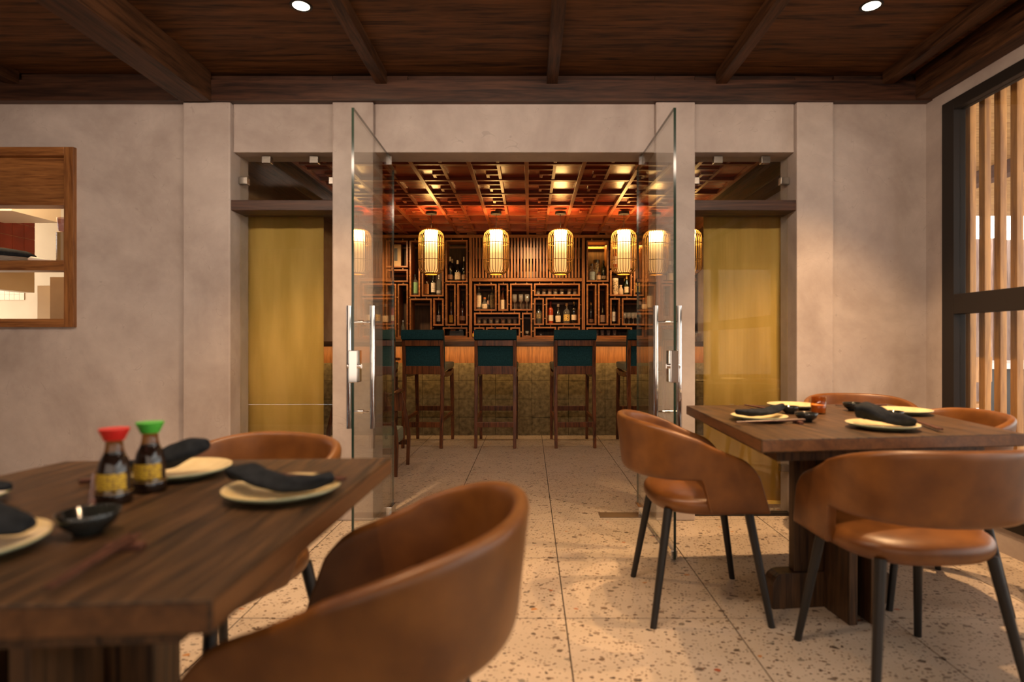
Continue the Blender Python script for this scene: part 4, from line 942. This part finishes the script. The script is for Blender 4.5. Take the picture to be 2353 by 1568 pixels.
def rest(x, y, rz, label):
    o = G().box(-.025, .025, -.008, .008, 0, .010).build('chopstick_rest', CHOP, None, False, .002, loc=(x, y, TZ)); o.rotation_euler = (0, 0, rz); tag(o, label, 'chopstick rest')
# far table
zr = TZ
plate(.868, 2.197, .102, 'plate with a curved black napkin near the free corner of the far table')
napkin([(.77, 2.18, zr + .036), (.83, 2.17, zr + .032), (.885, 2.18, zr + .032), (.93, 2.20, zr + .042), (.968, 2.22, zr + .054)], [.018, .026, .027, .028, .018], 'black napkin rolled in a curve at the free corner of the far table')
plate(1.178, 2.60, .108, 'empty cream plate behind the amber candle glass')
plate(1.204, 1.983, .112, 'plate with a rumpled black napkin nearest us on the far table')
napkin([(1.135, 2.03, zr + .056), (1.165, 2.015, zr + .060), (1.20, 1.995, zr + .046), (1.228, 1.98, zr + .034), (1.262, 1.965, zr + .034), (1.30, 1.95, zr + .026)], [.030, .046, .040, .028, .031, .018], 'rumpled black napkin on the plate nearest us on the far table', .8)
plate(1.535, 2.398, .112, 'empty cream plate at the window side of the far table')
bowl(1.394, 2.50, .043, 'black sauce bowl standing alone behind the two window side plates')
bowl(1.027, 2.155, .041, 'black sauce bowl in front of the candle glass by the chopstick tips')
bowl(1.075, 2.40, .038, 'black sauce bowl between the curved napkin and the empty plate')
bowl(1.40, 2.235, .037, 'black sauce bowl tucked between napkin plate and window side plate')
cg = empty('candle_glass', (1.193, 2.40, TZ), 0, 'amber candle glass in the middle of the far table', 'candle holder')
G().lathe([(0, 0), (.027, 0), (.029, .003), (.030, .070), (.0285, .070), (.027, .006), (0, .005)], 24).build('glass', AMBER, cg, True)
G().lathe([(0, .0065), (.026, .0065), (.0265, .036), (0, .037)], 20).build('candle', WAX, cg, 'auto')
chopsticks((.735, 2.065, zr + .011), (1.00, 2.115, zr + .013), 'dark chopstick of the pair in front of the curved napkin plate', 'chopsticks before the curved napkin')
rest(.975, 2.110, R(95), 'small rest under the chopsticks by the curved napkin')
chopsticks((.985, 2.655, zr + .009), (1.03, 2.43, zr + .012), 'dark chopstick of the pair behind the curved napkin', 'chopsticks behind the curved napkin')
chopsticks((1.43, 2.20, zr + .009), (1.345, 1.90, zr + .011), 'dark chopstick of the pair reaching to the front beside the rumpled napkin', 'chopsticks beside the rumpled napkin')
chopsticks((1.40, 2.655, zr + .009), (1.62, 2.64, zr + .010), 'dark chopstick of the pair along the back edge behind a bowl', 'chopsticks at the back edge')
# near table
plate(-.4755, 1.1186, .107, 'plate with a sagging black napkin at the outer side of the near table')
napkin([(-.578, 1.13, zr + .044), (-.545, 1.115, zr + .046), (-.50, 1.095, zr + .036), (-.455, 1.085, zr + .030), (-.41, 1.095, zr + .032), (-.375, 1.115, zr + .038)], [.026, .033, .030, .028, .027, .020], 'black napkin sagging across the outer plate of the near table')
chopsticks((-.56, 1.21, zr + .022), (-.366, 1.140, zr + .026), 'dark chopstick of the pair lying behind the sagging napkin', 'chopsticks behind the sagging napkin')
plate(-.775, 1.285, .105, 'plate with a peaked black napkin behind the sauce bottles')
napkin([(-.86, 1.25, zr + .03), (-.82, 1.245, zr + .034), (-.775, 1.25, zr + .046), (-.73, 1.262, zr + .066), (-.70, 1.27, zr + .074)], [.018, .026, .036, .032, .016], 'peaked black napkin on the plate behind the sauce bottles', .8)
plate(-.80, .806, .108, 'plate at the front of the near table under a broad black napkin')
napkin([(-.90, .80, zr + .03), (-.84, .81, zr + .042), (-.77, .825, zr + .042), (-.715, .835, zr + .032)], [.03, .045, .045, .022], 'broad black napkin on the front plate of the near table', .6)
plate(-1.06, 1.04, .10, 'plate at the far out side of the near table, mostly out of view')
napkin([(-1.05, 1.05, zr + .03), (-.98, 1.035, zr + .038), (-.918, 1.025, zr + .040)], [.02, .022, .014], 'black napkin end poking in beside the near table chopsticks')
bowl(-.68, .895, .043, 'black sauce bowl near the front of the near table')
chopsticks((-.559, .654 + .02, zr + .010), (-.576, .845, zr + .014), 'dark chopstick of the pair near the front edge of the near table', 'chopsticks at the front of the near table', .012)
rest(-.575, .825, R(5), 'small rest under the front chopsticks of the near table')
chopsticks((-.755, 1.0, zr + .012), (-.925, 1.24, zr + .012), 'dark chopstick of the pair running behind the red capped bottle', 'chopsticks beside the sauce bottles')
rest(-.915, 1.22, R(20), 'small rest under the chopsticks by the sauce bottles')
SOY = plain('soy_glass', (.014, .007, .005), .06, 0, .7)
def sauce_bottle(x, y, capm, label):
    s = empty('sauce_bottle', (x, y, TZ), R(-8), label, 'bottle', 'soy sauce bottles')
    G().lathe([(0, 0), (.026, 0), (.0295, .004), (.0295, .022), (.027, .026), (.0265, .060), (.023, .078), (.0165, .092)], 28).build('body', SOY, s, True)
    G().lathe([(.0165, .092), (.0145, .102), (.0135, .113), (.0145, .118)], 24).build('neck', thin_glass('sauce_neck', (.55, .40, .22), 1.5, .03), s, True)
    G().lathe([(0, .116), (.0165, .116), (.0175, .119), (.0245, .135), (.0245, .137), (0, .137)], 28).build('cap', capm, s, 'auto')
    G().lathe([(.0276, .028), (.0272, .058)], 24, a0=-pi / 2 - 1.5, a1=-pi / 2 + 1.5).build('label', label_mat('sauce_label', (.62, .40, .03), (.14, .07, .02), 160, .56), s, True)
    G().lathe([(.0298, .0225), (.0298, .0245)], 24).build('gold_line', CAPC['gold'], s)
    return s
sauce_bottle(-.762, 1.065, plain('red_cap', (.62, .02, .015), .35), 'soy sauce bottle with red cap on the near table')
sauce_bottle(-.752, 1.150, plain('green_cap', (.08, .48, .05), .35), 'soy sauce bottle with green cap on the near table')
